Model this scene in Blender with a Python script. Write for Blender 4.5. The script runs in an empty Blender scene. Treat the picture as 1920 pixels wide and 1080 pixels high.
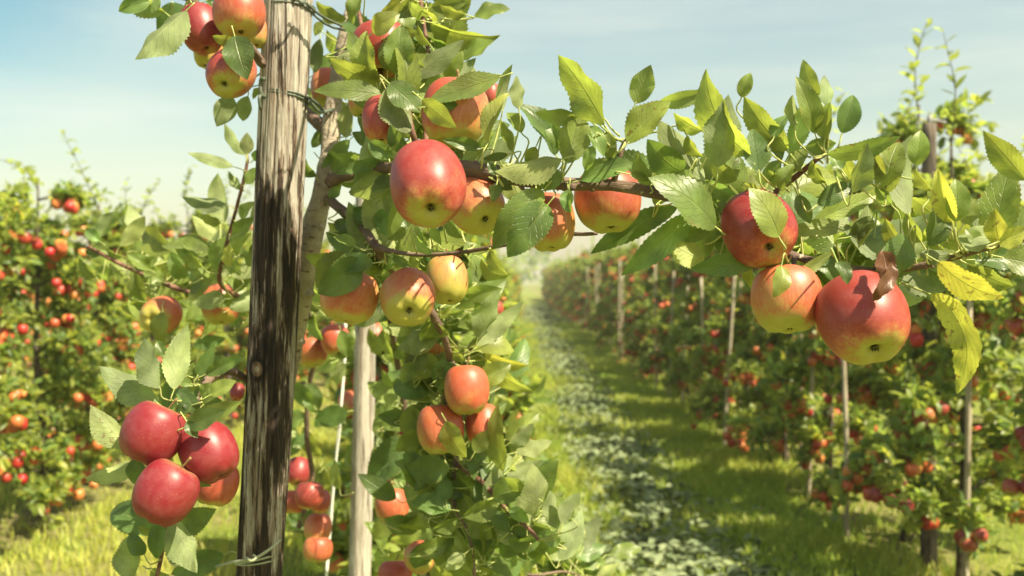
import bpy, math, random
import numpy as np
from mathutils import Vector, Matrix
PI = math.pi
random.seed(7); rng = np.random.default_rng(7)
S = bpy.context.scene
COL = S.collection

# ------------------------------------------------------------ camera
FPX = 1920 * 35 / 36.0
cam = bpy.data.objects.new('camera', bpy.data.cameras.new('camera'))
COL.objects.link(cam); S.camera = cam
cam.data.lens = 35; cam.data.sensor_width = 36
cam.data.clip_start = 0.05; cam.data.clip_end = 3000
cam.location = (0, 0, 1.5)
PITCH, YAW = math.radians(-0.46), math.radians(0.46)
cam.rotation_euler = (PI/2 + PITCH, 0, YAW)
cam.data.dof.use_dof = True
cam.data.dof.focus_distance = 1.12
cam.data.dof.aperture_fstop = 6.2
RM = cam.rotation_euler.to_matrix()
CL = Vector((0, 0, 1.5))
def at(px, py, d):
    """a point d metres in front of the lens, seen at a pixel of the 1920 wide photograph"""
    return CL + RM @ Vector(((px-960)/FPX*d, -(py-540)/FPX*d, -d))

# ------------------------------------------------------------ light
SUN_EL, SUN_AZ = math.radians(52), math.radians(126)      # azimuth clockwise from +Y
SD = Vector((math.sin(SUN_AZ)*math.cos(SUN_EL), math.cos(SUN_AZ)*math.cos(SUN_EL), math.sin(SUN_EL)))
sun = bpy.data.objects.new('sun', bpy.data.lights.new('sun', 'SUN'))
COL.objects.link(sun)
sun.data.energy = 5.0; sun.data.angle = math.radians(0.6); sun.data.color = (1.0, 0.87, 0.64)
sun.rotation_euler = SD.to_track_quat('Z', 'Y').to_euler()
sun.location = (6, -4, 8)

W = bpy.data.worlds.new('World'); S.world = W; W.use_nodes = True
nt = W.node_tree; nt.nodes.clear()
def nn(nt, kind, **kw):
    n = nt.nodes.new(kind)
    for k, v in kw.items():
        if k in n.inputs.keys() if hasattr(n.inputs, 'keys') else False: n.inputs[k].default_value = v
        else: setattr(n, k, v)
    return n
sky = nt.nodes.new('ShaderNodeTexSky'); sky.sky_type = 'NISHITA'; sky.sun_disc = False
sky.sun_elevation = SUN_EL; sky.sun_rotation = SUN_AZ
sky.air_density = 1.0; sky.dust_density = 1.6; sky.ozone_density = 1.0
hs = nt.nodes.new('ShaderNodeMix'); hs.data_type = 'RGBA'; hs.blend_type = 'MULTIPLY'
hs.inputs[0].default_value = 1.0; hs.inputs[7].default_value = (1.02, 1.04, 0.74, 1)
tc = nt.nodes.new('ShaderNodeTexCoord')
mp = nt.nodes.new('ShaderNodeMapping'); mp.inputs['Scale'].default_value = (1.2, 2.0, 11.0)
mp.inputs['Rotation'].default_value = (0.0, 0.16, 0.0)
cn = nt.nodes.new('ShaderNodeTexNoise'); cn.inputs['Scale'].default_value = 1.6; cn.inputs['Detail'].default_value = 7; cn.inputs['Roughness'].default_value = 0.55
cr = nt.nodes.new('ShaderNodeMapRange'); cr.inputs['From Min'].default_value = 0.45; cr.inputs['From Max'].default_value = 0.78
cr.inputs['To Max'].default_value = 0.34
cm = nt.nodes.new('ShaderNodeMix'); cm.data_type = 'RGBA'; cm.inputs[7].default_value = (4.6, 4.35, 3.6, 1)
bg = nt.nodes.new('ShaderNodeBackground'); bg.inputs['Strength'].default_value = 0.11
wo = nt.nodes.new('ShaderNodeOutputWorld')
L = nt.links
# clearer, deeper teal air away from the sun, milky cream near the horizon
sxyz = nt.nodes.new('ShaderNodeSeparateXYZ'); L.new(tc.outputs['Generated'], sxyz.inputs[0])
rz = nt.nodes.new('ShaderNodeMapRange'); rz.inputs['From Min'].default_value = -0.02; rz.inputs['From Max'].default_value = 0.34
L.new(sxyz.outputs[2], rz.inputs['Value'])
gr = nt.nodes.new('ShaderNodeMix'); gr.data_type = 'RGBA'; gr.inputs[6].default_value = (.76, .665, .47, 1); gr.inputs[7].default_value = (.92, .88, .62, 1)
L.new(rz.outputs[0], gr.inputs[0])
dp = nt.nodes.new('ShaderNodeVectorMath'); dp.operation = 'DOT_PRODUCT'; dp.inputs[1].default_value = (-0.56, 0.74, 0.37); L.new(tc.outputs['Generated'], dp.inputs[0])
rd = nt.nodes.new('ShaderNodeMapRange'); rd.interpolation_type = 'SMOOTHSTEP'; rd.inputs['From Min'].default_value = 0.945; rd.inputs['From Max'].default_value = 1.005; L.new(dp.outputs['Value'], rd.inputs['Value'])
g2 = nt.nodes.new('ShaderNodeMix'); g2.data_type = 'RGBA'; g2.inputs[7].default_value = (.20, .55, .52, 1)
L.new(rd.outputs[0], g2.inputs[0]); L.new(gr.outputs[2], g2.inputs[6]); L.new(g2.outputs[2], hs.inputs[7])
L.new(sky.outputs[0], hs.inputs[6]); L.new(hs.outputs[2], cm.inputs[6])
L.new(tc.outputs['Generated'], mp.inputs['Vector']); L.new(mp.outputs[0], cn.inputs['Vector'])
L.new(cn.outputs['Fac'], cr.inputs['Value']); L.new(cr.outputs[0], cm.inputs[0])
L.new(cm.outputs[2], bg.inputs['Color']); L.new(bg.outputs[0], wo.inputs['Surface'])
S.view_settings.view_transform = 'Standard'; S.view_settings.look = 'None'
S.view_settings.exposure = 1.3; S.view_settings.gamma = 1
S.render.engine = 'CYCLES'
S.cycles.max_bounces = 8; S.cycles.transmission_bounces = 6; S.cycles.diffuse_bounces = 4

# ------------------------------------------------------------ helpers
def mkobj(name, data, parent=None, label=None, cat=None, group=None, kind=None):
    o = bpy.data.objects.new(name, data); COL.objects.link(o)
    if parent is not None: o.parent = parent
    if label: o['label'] = label
    if cat: o['category'] = cat
    if group: o['group'] = group
    if kind: o['kind'] = kind
    return o
def empty(name, loc, label, cat, group=None):
    o = mkobj(name, None, None, label, cat, group); o.location = loc
    o.empty_display_size = 0.05
    return o
def mesh_np(name, V, F, mats, smooth=True, uv=None, col=None, matidx=None):
    """V (n,3), F (m,4) or (m,3) int array"""
    me = bpy.data.meshes.new(name)
    V = np.asarray(V, dtype=np.float32); F = np.asarray(F, dtype=np.int32)
    k = F.shape[1]
    me.vertices.add(len(V)); me.vertices.foreach_set('co', V.ravel())
    me.loops.add(F.size); me.loops.foreach_set('vertex_index', F.ravel())
    me.polygons.add(len(F)); me.polygons.foreach_set('loop_start', np.arange(len(F), dtype=np.int32)*k)
    if smooth: me.polygons.foreach_set('use_smooth', np.ones(len(F), dtype=bool))
    if matidx is not None: me.polygons.foreach_set('material_index', np.asarray(matidx, dtype=np.int32))
    if uv is not None:
        u = me.uv_layers.new(name='UVMap'); u.data.foreach_set('uv', np.asarray(uv, dtype=np.float32)[F.ravel()].ravel())
    if col is not None:
        c = me.color_attributes.new('tone', 'FLOAT_COLOR', 'POINT'); c.data.foreach_set('color', np.asarray(col, dtype=np.float32).ravel())
    for m in (mats if isinstance(mats, (list, tuple)) else [mats]): me.materials.append(m)
    me.update(calc_edges=True); me.validate()
    return me
class Bag:
    """collects quads into one mesh"""
    def __init__(s): s.V=[]; s.F=[]; s.U=[]; s.C=[]; s.M=[]; s.n=0
    def add(s, V, F, U=None, C=None, m=0):
        V = np.asarray(V, float); F = np.asarray(F, int)
        s.V.append(V); s.F.append(F+s.n); s.n += len(V)
        s.U.append(np.zeros((len(V),2)) if U is None else U)
        s.C.append(np.tile([.3,.5,0,1],(len(V),1)) if C is None else C)
        s.M.append(np.full(len(F), m))
    def mesh(s, name, mats, smooth=True):
        return mesh_np(name, np.concatenate(s.V), np.concatenate(s.F), mats, smooth, np.concatenate(s.U), np.concatenate(s.C), np.concatenate(s.M))
def catmull(P, n):
    P = np.asarray(P, float)
    if len(P) < 2: return P
    Q = np.vstack([2*P[0]-P[1], P, 2*P[-1]-P[-2]])
    out = []
    for i in range(len(P)-1):
        p0,p1,p2,p3 = Q[i:i+4]
        for t in np.linspace(0,1,n,endpoint=False):
            out.append(0.5*((2*p1)+(-p0+p2)*t+(2*p0-5*p1+4*p2-p3)*t*t+(-p0+3*p1-3*p2+p3)*t**3))
    out.append(P[-1]); return np.array(out)
def tube(P, R, seg=10, sub=6, rough=0.0, r=None):
    """a tapered tube through points P with radii R: vertices and quads"""
    r = r or rng
    PR = catmull(np.hstack([np.asarray([list(p) for p in P], float), np.asarray(R, float).reshape(-1,1)]), sub)
    C, rad = PR[:,:3], PR[:,3]
    T = np.gradient(C, axis=0); T /= np.linalg.norm(T,axis=1)[:,None]+1e-9
    ref = np.array([0,0,1.]) if abs(T[0,2])<.9 else np.array([1.,0,0])
    a = np.cross(T[0],ref); a/=np.linalg.norm(a)
    V=[]; U=[]; n=len(C); acc=0
    ph = r.uniform(0,6.28,6)
    for i in range(n):
        a = a - T[i]*np.dot(a,T[i]); a/=np.linalg.norm(a); b=np.cross(T[i],a)
        if i: acc += np.linalg.norm(C[i]-C[i-1])
        th = np.arange(seg)/seg*2*PI
        rr = rad[i]*(1+rough*(np.sin(2*th+ph[0]+acc*9)+.7*np.sin(3*th+ph[1]-acc*23)+.8*math.sin(acc*61+ph[2])+r.normal(0,.35,seg)))
        V.append(C[i]+np.outer(np.cos(th)*rr,a)+np.outer(np.sin(th)*rr,b))
        U.append(np.stack([th/(2*PI), np.full(seg,acc)],1))
    V=np.concatenate(V+[C[:1],C[-1:]]); U=np.concatenate(U+[[[0,0]],[[0,acc]]])
    F=[]
    for i in range(n-1):
        for j in range(seg):
            k=(j+1)%seg; F.append((i*seg+j,i*seg+k,(i+1)*seg+k,(i+1)*seg+j))
    c0,c1=n*seg,n*seg+1
    for j in range(0,seg,2):
        F.append((c0,(j+2)%seg,(j+1)%seg,j)); q=(n-1)*seg
        F.append((c1,q+j,q+(j+1)%seg,q+(j+2)%seg))
    return V,np.array(F),U
def leaf_arrays(P,A,N,Ln,Wd,curl,fold,wave,tone,rows=4,cols=2,serr=0.0):
    """N leaves at once. P base, A axis, N upper-side normal, cols = quads per half"""
    k=len(P); P=np.asarray(P,float);A=np.asarray(A,float);N=np.asarray(N,float)
    A=A/np.linalg.norm(A,axis=1)[:,None]; N=N-A*np.sum(A*N,1)[:,None]; N=N/(np.linalg.norm(N,axis=1)[:,None]+1e-9)
    Sd=np.cross(A,N)
    t=np.linspace(0,1,rows+1); u=np.linspace(-1,1,2*cols+1)
    th=np.asarray(curl,float)+1e-4; Ln=np.asarray(Ln,float); Wd=np.asarray(Wd,float)
    prof=np.sin(PI*t**0.84)**0.86*(1-0.10*t)*1.06*np.where(t>.86,.82+.18*np.cos((t-.86)/.14*PI/2),1); prof[0]=0.03; prof[-1]=0.01
    if serr: prof=prof*(1+serr*np.where(np.arange(rows+1)%2==0,1,-1)*(t>0.08)*(t<.97))
    T=t[None,:]; tt=th[:,None]*T
    cx=Ln[:,None]*np.sin(tt)/th[:,None]; cz=-Ln[:,None]*(1-np.cos(tt))/th[:,None]
    cen=P[:,None,:]+cx[...,None]*A[:,None,:]+cz[...,None]*N[:,None,:]
    nl=N[:,None,:]*np.cos(tt)[...,None]+A[:,None,:]*np.sin(tt)[...,None]
    fo=np.asarray(fold,float)
    half=(Wd[:,None]*prof[None,:]/2)
    ph=rng.uniform(0,6.28,(k,1,1)); wv=np.asarray(wave,float)
    au=np.abs(u)
    lat=half[:,:,None]*(u*np.cos(fo[:,None]*np.ones(1))[:,None,:] if False else u[None,None,:]*np.cos(fo)[:,None,None])
    up=half[:,:,None]*au[None,None,:]*np.sin(fo)[:,None,None]*(1.0+0*T[...,None])
    up=up+wv[:,None,None]*Wd[:,None,None]*np.sin(T[...,None]*13+ph+u[None,None,:]*1.7)*(au[None,None,:]**1.5)*prof[None,:,None]
    V=cen[:,:,None,:]+lat[...,None]*Sd[:,None,None,:]+up[...,None]*nl[:,:,None,:]
    nv=(rows+1)*(2*cols+1); V=V.reshape(k*nv,3)
    c=2*cols+1
    base=np.array([(i*c+j,i*c+j+1,(i+1)*c+j+1,(i+1)*c+j) for i in range(rows) for j in range(2*cols)])
    F=(base[None]+np.arange(k)[:,None,None]*nv).reshape(-1,4)
    UV=np.stack(np.meshgrid(u*0.5+0.5,t),-1).reshape(-1,2)
    UV=np.tile(UV,(k,1)); C=np.repeat(np.asarray(tone,float),nv,axis=0)
    return V,F,UV,C
# check winding: (i,j)->(i,j+1) is +Sd, then +A : Sd x A = N for Sd = A x N, so faces point to N

# ------------------------------------------------------------ materials
def mat(name):
    m=bpy.data.materials.new(name); m.use_nodes=True; m.node_tree.nodes.clear()
    return m,m.node_tree
def node(nt,t,**kw):
    n=nt.nodes.new(t)
    for k,v in kw.items():
        setattr(n,k,v)
    return n
def setin(n,**kw):
    for k,v in kw.items(): n.inputs[k.replace('_',' ')].default_value=v
    return n
def math_(nt,op,a,b=None,c=None,clamp=False):
    n=node(nt,'ShaderNodeMath',operation=op,use_clamp=clamp)
    for i,x in enumerate((a,b,c)):
        if x is None: continue
        if isinstance(x,(int,float)): n.inputs[i].default_value=x
        else: nt.links.new(x,n.inputs[i])
    return n.outputs[0]
def mixc(nt,f,a,b,blend='MIX'):
    n=node(nt,'ShaderNodeMix',data_type='RGBA',blend_type=blend)
    for i,x in ((0,f),(6,a),(7,b)):
        if isinstance(x,(int,float)): n.inputs[i].default_value=x
        elif isinstance(x,tuple): n.inputs[i].default_value=x if len(x)==4 else x+(1,)
        else: nt.links.new(x,n.inputs[i])
    return n.outputs[2]
def rng_(nt,v,a,b,c=0.0,d=1.0,smooth=True):
    n=node(nt,'ShaderNodeMapRange',interpolation_type='SMOOTHSTEP' if smooth else 'LINEAR')
    nt.links.new(v,n.inputs[0])
    for i,x in zip((1,2,3,4),(a,b,c,d)): n.inputs[i].default_value=x
    return n.outputs[0]
def noise(nt,vec,scale,detail=4,rough=.55,sc=None,out='Fac'):
    if sc:
        mp=node(nt,'ShaderNodeMapping'); mp.inputs['Scale'].default_value=sc; nt.links.new(vec,mp.inputs[0]); vec=mp.outputs[0]
    n=node(nt,'ShaderNodeTexNoise'); n.inputs['Scale'].default_value=scale; n.inputs['Detail'].default_value=detail; n.inputs['Roughness'].default_value=rough
    nt.links.new(vec,n.inputs['Vector']); return n.outputs[out]
def bump(nt,h,strength=.3,dist=.002):
    b=node(nt,'ShaderNodeBump'); b.inputs['Strength'].default_value=strength; b.inputs['Distance'].default_value=dist
    nt.links.new(h,b.inputs['Height']); return b.outputs[0]
def out(nt,sh):
    o=node(nt,'ShaderNodeOutputMaterial'); nt.links.new(sh,o.inputs[0])
def princ(nt,col,rough=.6,spec=.5,nrm=None,**kw):
    p=node(nt,'ShaderNodeBsdfPrincipled')
    if isinstance(col,tuple): p.inputs['Base Color'].default_value=col if len(col)==4 else col+(1,)
    else: nt.links.new(col,p.inputs['Base Color'])
    if isinstance(rough,(int,float)): p.inputs['Roughness'].default_value=rough
    else: nt.links.new(rough,p.inputs['Roughness'])
    p.inputs['Specular IOR Level'].default_value=spec
    if nrm is not None: nt.links.new(nrm,p.inputs['Normal'])
    for k,v in kw.items(): p.inputs[k.replace('_',' ')].default_value=v
    return p.outputs[0]

def leaf_material(name, detail=True, trans=0.44):
    m,nt=mat(name); ln=nt.links
    at_=node(nt,'ShaderNodeAttribute',attribute_name='tone'); sep=node(nt,'ShaderNodeSeparateColor'); ln.new(at_.outputs['Color'],sep.inputs[0])
    yel,bri,spot=sep.outputs[0],sep.outputs[1],sep.outputs[2]
    geo=node(nt,'ShaderNodeNewGeometry'); tcn=node(nt,'ShaderNodeTexCoord')
    top=mixc(nt,yel,(.115,.20,.055),(.44,.45,.07))
    under=mixc(nt,yel,(.24,.31,.155),(.46,.47,.11))
    tr=mixc(nt,yel,(.28,.43,.065),(.72,.67,.08))
    if detail:
        uv=node(nt,'ShaderNodeUVMap'); sx=node(nt,'ShaderNodeSeparateXYZ'); ln.new(uv.outputs[0],sx.inputs[0])
        au=math_(nt,'ABSOLUTE',math_(nt,'SUBTRACT',sx.outputs[0],.5))
        nz=noise(nt,tcn.outputs['Object'],55,3)
        rib=rng_(nt,au,.0,.035,1,0)
        q=math_(nt,'SUBTRACT',math_(nt,'MULTIPLY',sx.outputs[1],9.0),math_(nt,'MULTIPLY',au,5.5))
        q=math_(nt,'ADD',q,math_(nt,'MULTIPLY',nz,1.1))
        fr=math_(nt,'ABSOLUTE',math_(nt,'SUBTRACT',math_(nt,'FRACT',q),.5))
        vein=rng_(nt,fr,.0,.085,1,0)
        vor=node(nt,'ShaderNodeTexVoronoi',feature='DISTANCE_TO_EDGE'); vor.inputs['Scale'].default_value=330; ln.new(tcn.outputs['Object'],vor.inputs['Vector'])
        net=rng_(nt,vor.outputs['Distance'],0,.12,1,0)
        va=math_(nt,'MAXIMUM',rib,math_(nt,'MULTIPLY',vein,.55))
        va=math_(nt,'ADD',va,math_(nt,'MULTIPLY',net,.10),clamp=True)
        top=mixc(nt,math_(nt,'MULTIPLY',va,.5),top,(.25,.32,.12))
        under=mixc(nt,math_(nt,'MULTIPLY',va,.55),under,(.42,.45,.26))
        tr=mixc(nt,math_(nt,'MULTIPLY',va,.45),tr,(.38,.42,.05))
        n2=noise(nt,tcn.outputs['Object'],28,4)
        mott=rng_(nt,n2,.35,.7,.72,1.22)
        sp=noise(nt,tcn.outputs['Object'],150,2,.6)
        spm=math_(nt,'MULTIPLY',rng_(nt,math_(nt,'ADD',sp,math_(nt,'MULTIPLY',spot,.25)),.76,.80),spot,clamp=True)
        holes=node(nt,'ShaderNodeTexNoise'); holes.inputs['Scale'].default_value=24
        edge=math_(nt,'MULTIPLY',rng_(nt,au,.36,.5,0,1),rng_(nt,nz,.55,.7,0,.8))
        brn=math_(nt,'MAXIMUM',math_(nt,'MULTIPLY',spm,1.0),rng_(nt,spot,.85,.95,0,1))
        pol=rng_(nt,noise(nt,tcn.outputs['Object'],420,2),.66,.74,0,.35)
        bm=math_(nt,'ADD',math_(nt,'MULTIPLY',math_(nt,'MAXIMUM',rib,vein),-1.0),math_(nt,'MULTIPLY',nz,1.2))
        bn=bump(nt,bm,.55,.0012)
    else:
        mott=None; bn=None; brn=rng_(nt,spot,.85,.95,0,1); edge=None
    if edge is not None:
        top=mixc(nt,math_(nt,'MULTIPLY',edge,.7),top,(.30,.26,.05)); tr=mixc(nt,math_(nt,'MULTIPLY',edge,.5),tr,(.6,.45,.03))
        top=mixc(nt,pol,top,(.30,.33,.20))
    res=[]
    for c in (top,under,tr):
        v=node(nt,'ShaderNodeHueSaturation'); 
        b=math_(nt,'ADD',math_(nt,'MULTIPLY',bri,.7),.65)
        if mott is not None: b=math_(nt,'MULTIPLY',b,mott)
        ln.new(b,v.inputs['Value']); ln.new(c,v.inputs['Color']); res.append(mixc(nt,brn,v.outputs[0],(.16,.075,.03)))
    face=mixc(nt,geo.outputs['Backfacing'],res[0],res[1])
    rough=math_(nt,'ADD',math_(nt,'MULTIPLY',geo.outputs['Backfacing'],.25),.40)
    p=princ(nt,face,rough,.5,bn)
    t=node(nt,'ShaderNodeBsdfTranslucent'); ln.new(res[2],t.inputs['Color'])
    if bn is not None: ln.new(bn,t.inputs['Normal'])
    mx=node(nt,'ShaderNodeMixShader'); mx.inputs[0].default_value=trans
    ln.new(p,mx.inputs[1]); ln.new(t.outputs[0],mx.inputs[2]); out(nt,mx.outputs[0])
    return m
M_LEAF=leaf_material('apple leaf'); M_LEAF2=leaf_material('apple leaf small',False,.54)

def simple_noise_mat(name,c1,c2,scale,rough=.85,sc=None,bs=.4,bd=.002,spec=.3,coord='Object',lo=.35,hi=.65):
    m,nt=mat(name); tcn=node(nt,'ShaderNodeTexCoord')
    n=noise(nt,tcn.outputs[coord],scale,6,.6,sc); f=rng_(nt,n,lo,hi)
    out(nt,princ(nt,mixc(nt,f,c1,c2),rough,spec,bump(nt,n,bs,bd))); return m
M_PET=simple_noise_mat('petiole',(.30,.38,.10),(.42,.42,.16),60,.5,bs=.1)
M_TWIG=simple_noise_mat('twig bark',(.10,.045,.03),(.20,.11,.07),60,.6,bs=.5)
M_FARBARK=simple_noise_mat('dark bark',(.045,.035,.028),(.13,.105,.08),20,.9,bs=.6,bd=.01)
M_STAKE=simple_noise_mat('stake wood',(.30,.25,.17),(.52,.46,.35),6,.8,(6,6,1))
M_TIE=simple_noise_mat('green plastic tie',(.07,.09,.065),(.12,.14,.10),50,.4,bs=.1)
M_TIE2=simple_noise_mat('pale plastic tie',(.24,.27,.16),(.32,.34,.22),50,.4,bs=.1)
M_CORD=simple_noise_mat('white cord',(.62,.64,.56),(.75,.76,.68),200,.6,bs=.4)
M_STEEL=simple_noise_mat('wire',(.2,.2,.2),(.35,.35,.33),50,.4)
M_STEM=simple_noise_mat('apple stem',(.20,.17,.06),(.26,.14,.06),120,.6)
M_CALYX=simple_noise_mat('calyx',(.035,.028,.015),(.11,.09,.04),200,.9)

def bark(nm='apple bark',a=(.20,.16,.115),b=(.40,.345,.26),e=(.50,.46,.37)):
    m,nt=mat(nm); tcn=node(nt,'ShaderNodeTexCoord'); o=tcn.outputs['Object']
    n=noise(nt,o,14,7,.65); n2=noise(nt,o,120,3); n3=noise(nt,o,45,5,.6,(1,1,3))
    c=mixc(nt,rng_(nt,n,.35,.65),a,b)
    c=mixc(nt,rng_(nt,n3,.56,.68),c,(.10,.07,.05))
    c=mixc(nt,rng_(nt,n2,.68,.74),c,e)
    h=math_(nt,'ADD',n3,math_(nt,'MULTIPLY',n2,.4))
    out(nt,princ(nt,c,.75,.35,bump(nt,h,.8,.004))); return m
M_BARK=bark(); M_BRANCH=bark('branch bark',(.095,.06,.045),(.20,.14,.10),(.42,.34,.25))

def post_mat(name,char):
    m,nt=mat(name); ln=nt.links; tcn=node(nt,'ShaderNodeTexCoord'); o=tcn.outputs['Object']
    sx=node(nt,'ShaderNodeSeparateXYZ'); ln.new(o,sx.inputs[0]); z=sx.outputs[2]
    fine=noise(nt,o,1,8,.72,(330,330,14)); mid=noise(nt,o,1,7,.66,(70,70,4.0)); big=noise(nt,o,1,7,.70,(46,46,4.2)); blot=noise(nt,o,14,4)
    wood=mixc(nt,rng_(nt,fine,.3,.7),(.27,.24,.20),(.62,.58,.49))
    wood=mixc(nt,rng_(nt,mid,.46,.62,0,.85),wood,(.22,.17,.125))
    crack=rng_(nt,noise(nt,o,1,5,.6,(150,150,3.2)),.60,.635)
    wood=mixc(nt,math_(nt,'MULTIPLY',crack,.9),wood,(.06,.04,.025))
    if char:
        h=rng_(nt,z,1.86,1.60,-.17,.022,False)     # how much char: little at the top, much lower down
        b=math_(nt,'ADD',math_(nt,'ADD',big,h),math_(nt,'MULTIPLY',math_(nt,'SUBTRACT',fine,.5),.30))
        brown=rng_(nt,b,.475,.505); dark=rng_(nt,b,.51,.535)
        wood=mixc(nt,brown,wood,(.17,.115,.075))
        blk=mixc(nt,rng_(nt,fine,.42,.66),(.014,.011,.009),(.075,.05,.034))
        wood=mixc(nt,dark,wood,blk)
        # knot
        kz=math_(nt,'SUBTRACT',z,1.372); kx=math_(nt,'SUBTRACT',sx.outputs[0],KNOTX)
        d=math_(nt,'SQRT',math_(nt,'ADD',math_(nt,'POWER',math_(nt,'ABSOLUTE',kx),2.0),math_(nt,'POWER',math_(nt,'ABSOLUTE',math_(nt,'MULTIPLY',kz,.75)),2.0)))
        d=math_(nt,'ADD',d,math_(nt,'MULTIPLY',math_(nt,'SUBTRACT',blot,.5),.006))
        wood=mixc(nt,rng_(nt,d,.016,.011),wood,(.02,.014,.01)); wood=mixc(nt,rng_(nt,d,.009,.006),wood,(.24,.15,.09)); wood=mixc(nt,rng_(nt,d,.004,.002),wood,(.5,.42,.32))
    hgt=math_(nt,'ADD',math_(nt,'MULTIPLY',fine,.6),math_(nt,'SUBTRACT',mid,crack))
    out(nt,princ(nt,wood,.72,.3,bump(nt,hgt,1.0,.006))); return m
PD=1.46                                            # distance of the near post
KNOTX=at(492,690,PD)[0]
M_POST=post_mat('charred weathered wood',True); M_POST2=post_mat('weathered wood',False); M_POST3=simple_noise_mat('old dark wood',(.05,.04,.032),(.16,.13,.10),9,.85,(9,9,1),bs=.6,bd=.004)

def apple_mat():
    m,nt=mat('apple skin'); ln=nt.links; tcn=node(nt,'ShaderNodeTexCoord'); o=tcn.outputs['Object']
    oi=node(nt,'ShaderNodeObjectInfo'); sc=node(nt,'ShaderNodeSeparateColor'); ln.new(oi.outputs['Color'],sc.inputs[0])
    amt,orange,ylw=sc.outputs[0],sc.outputs[1],sc.outputs[2]
    nv=node(nt,'ShaderNodeVectorMath',operation='NORMALIZE'); ln.new(o,nv.inputs[0])
    add=node(nt,'ShaderNodeVectorMath',operation='ADD'); ln.new(nv.outputs[0],add.inputs[0])
    rv=node(nt,'ShaderNodeCombineXYZ'); 
    for i in range(3): ln.new(math_(nt,'MULTIPLY',oi.outputs['Random'],37.0+i*11),rv.inputs[i])
    ln.new(rv.outputs[0],add.inputs[1]); no=add.outputs[0]
    sx=node(nt,'ShaderNodeSeparateXYZ'); ln.new(nv.outputs[0],sx.inputs[0])
    z=sx.outputs[2]; x=sx.outputs[0]
    streak=noise(nt,no,1,5,.6,(9,9,1.1)); fst=noise(nt,no,1,4,.6,(30,30,2.2)); big=noise(nt,no,1.3,3,.5)
    v=math_(nt,'ADD',math_(nt,'MULTIPLY',x,.27),math_(nt,'MULTIPLY',z,.20))
    v=math_(nt,'ADD',v,math_(nt,'MULTIPLY',math_(nt,'SUBTRACT',streak,.5),.60))
    v=math_(nt,'ADD',v,math_(nt,'MULTIPLY',math_(nt,'SUBTRACT',fst,.5),.85))
    v=math_(nt,'ADD',v,math_(nt,'MULTIPLY',math_(nt,'SUBTRACT',big,.5),.8))
    v=math_(nt,'ADD',v,amt)
    cal=rng_(nt,math_(nt,'ADD',z,math_(nt,'MULTIPLY',math_(nt,'SUBTRACT',big,.5),.5)),-.52,-1.10,0,1)
    v=math_(nt,'SUBTRACT',v,math_(nt,'MULTIPLY',cal,math_(nt,'SUBTRACT',1.25,math_(nt,'MULTIPLY',amt,.8))))
    topc=rng_(nt,z,.80,1.0,0,.5); v=math_(nt,'SUBTRACT',v,topc)
    red=mixc(nt,orange,(.18,.003,.015),(.43,.070,.028))
    mid=mixc(nt,orange,(.37,.065,.040),(.46,.20,.065))
    grn=mixc(nt,ylw,(.30,.33,.055),(.44,.36,.065))
    c=mixc(nt,rng_(nt,v,-.05,.50),grn,mid); c=mixc(nt,rng_(nt,v,.30,.85),c,red)
    spk=noise(nt,no,1,3,.7,(70,70,25)); c=mixc(nt,rng_(nt,spk,.42,.68,0,.24),c,mixc(nt,orange,(.50,.12,.05),(.55,.34,.09)))
    vor=node(nt,'ShaderNodeTexVoronoi'); vor.inputs['Scale'].default_value=11; ln.new(no,vor.inputs['Vector'])
    dot=rng_(nt,vor.outputs['Distance'],.05,.085,.85,0)
    c=mixc(nt,dot,c,(.62,.45,.22))
    scab=noise(nt,no,7,3,.5); c=mixc(nt,rng_(nt,scab,.735,.755,0,.75),c,(.16,.09,.04)); rus=rng_(nt,math_(nt,'ADD',z,math_(nt,'MULTIPLY',math_(nt,'SUBTRACT',fst,.5),.5)),.72,.92,0,.55); c=mixc(nt,rus,c,(.30,.20,.08))
    bloom=rng_(nt,noise(nt,no,3,4),.3,.8,0,.08); c=mixc(nt,bloom,c,(.55,.42,.38))
    rg=math_(nt,'ADD',math_(nt,'MULTIPLY',big,.22),.33)
    p=princ(nt,c,rg,.5,bump(nt,math_(nt,'ADD',big,math_(nt,'MULTIPLY',fst,.06)),.10,.004),Subsurface_Weight=.06,Subsurface_Radius=(.012,.005,.002),Subsurface_Scale=.4)
    out(nt,p); return m
M_APPLE=apple_mat()

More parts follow.
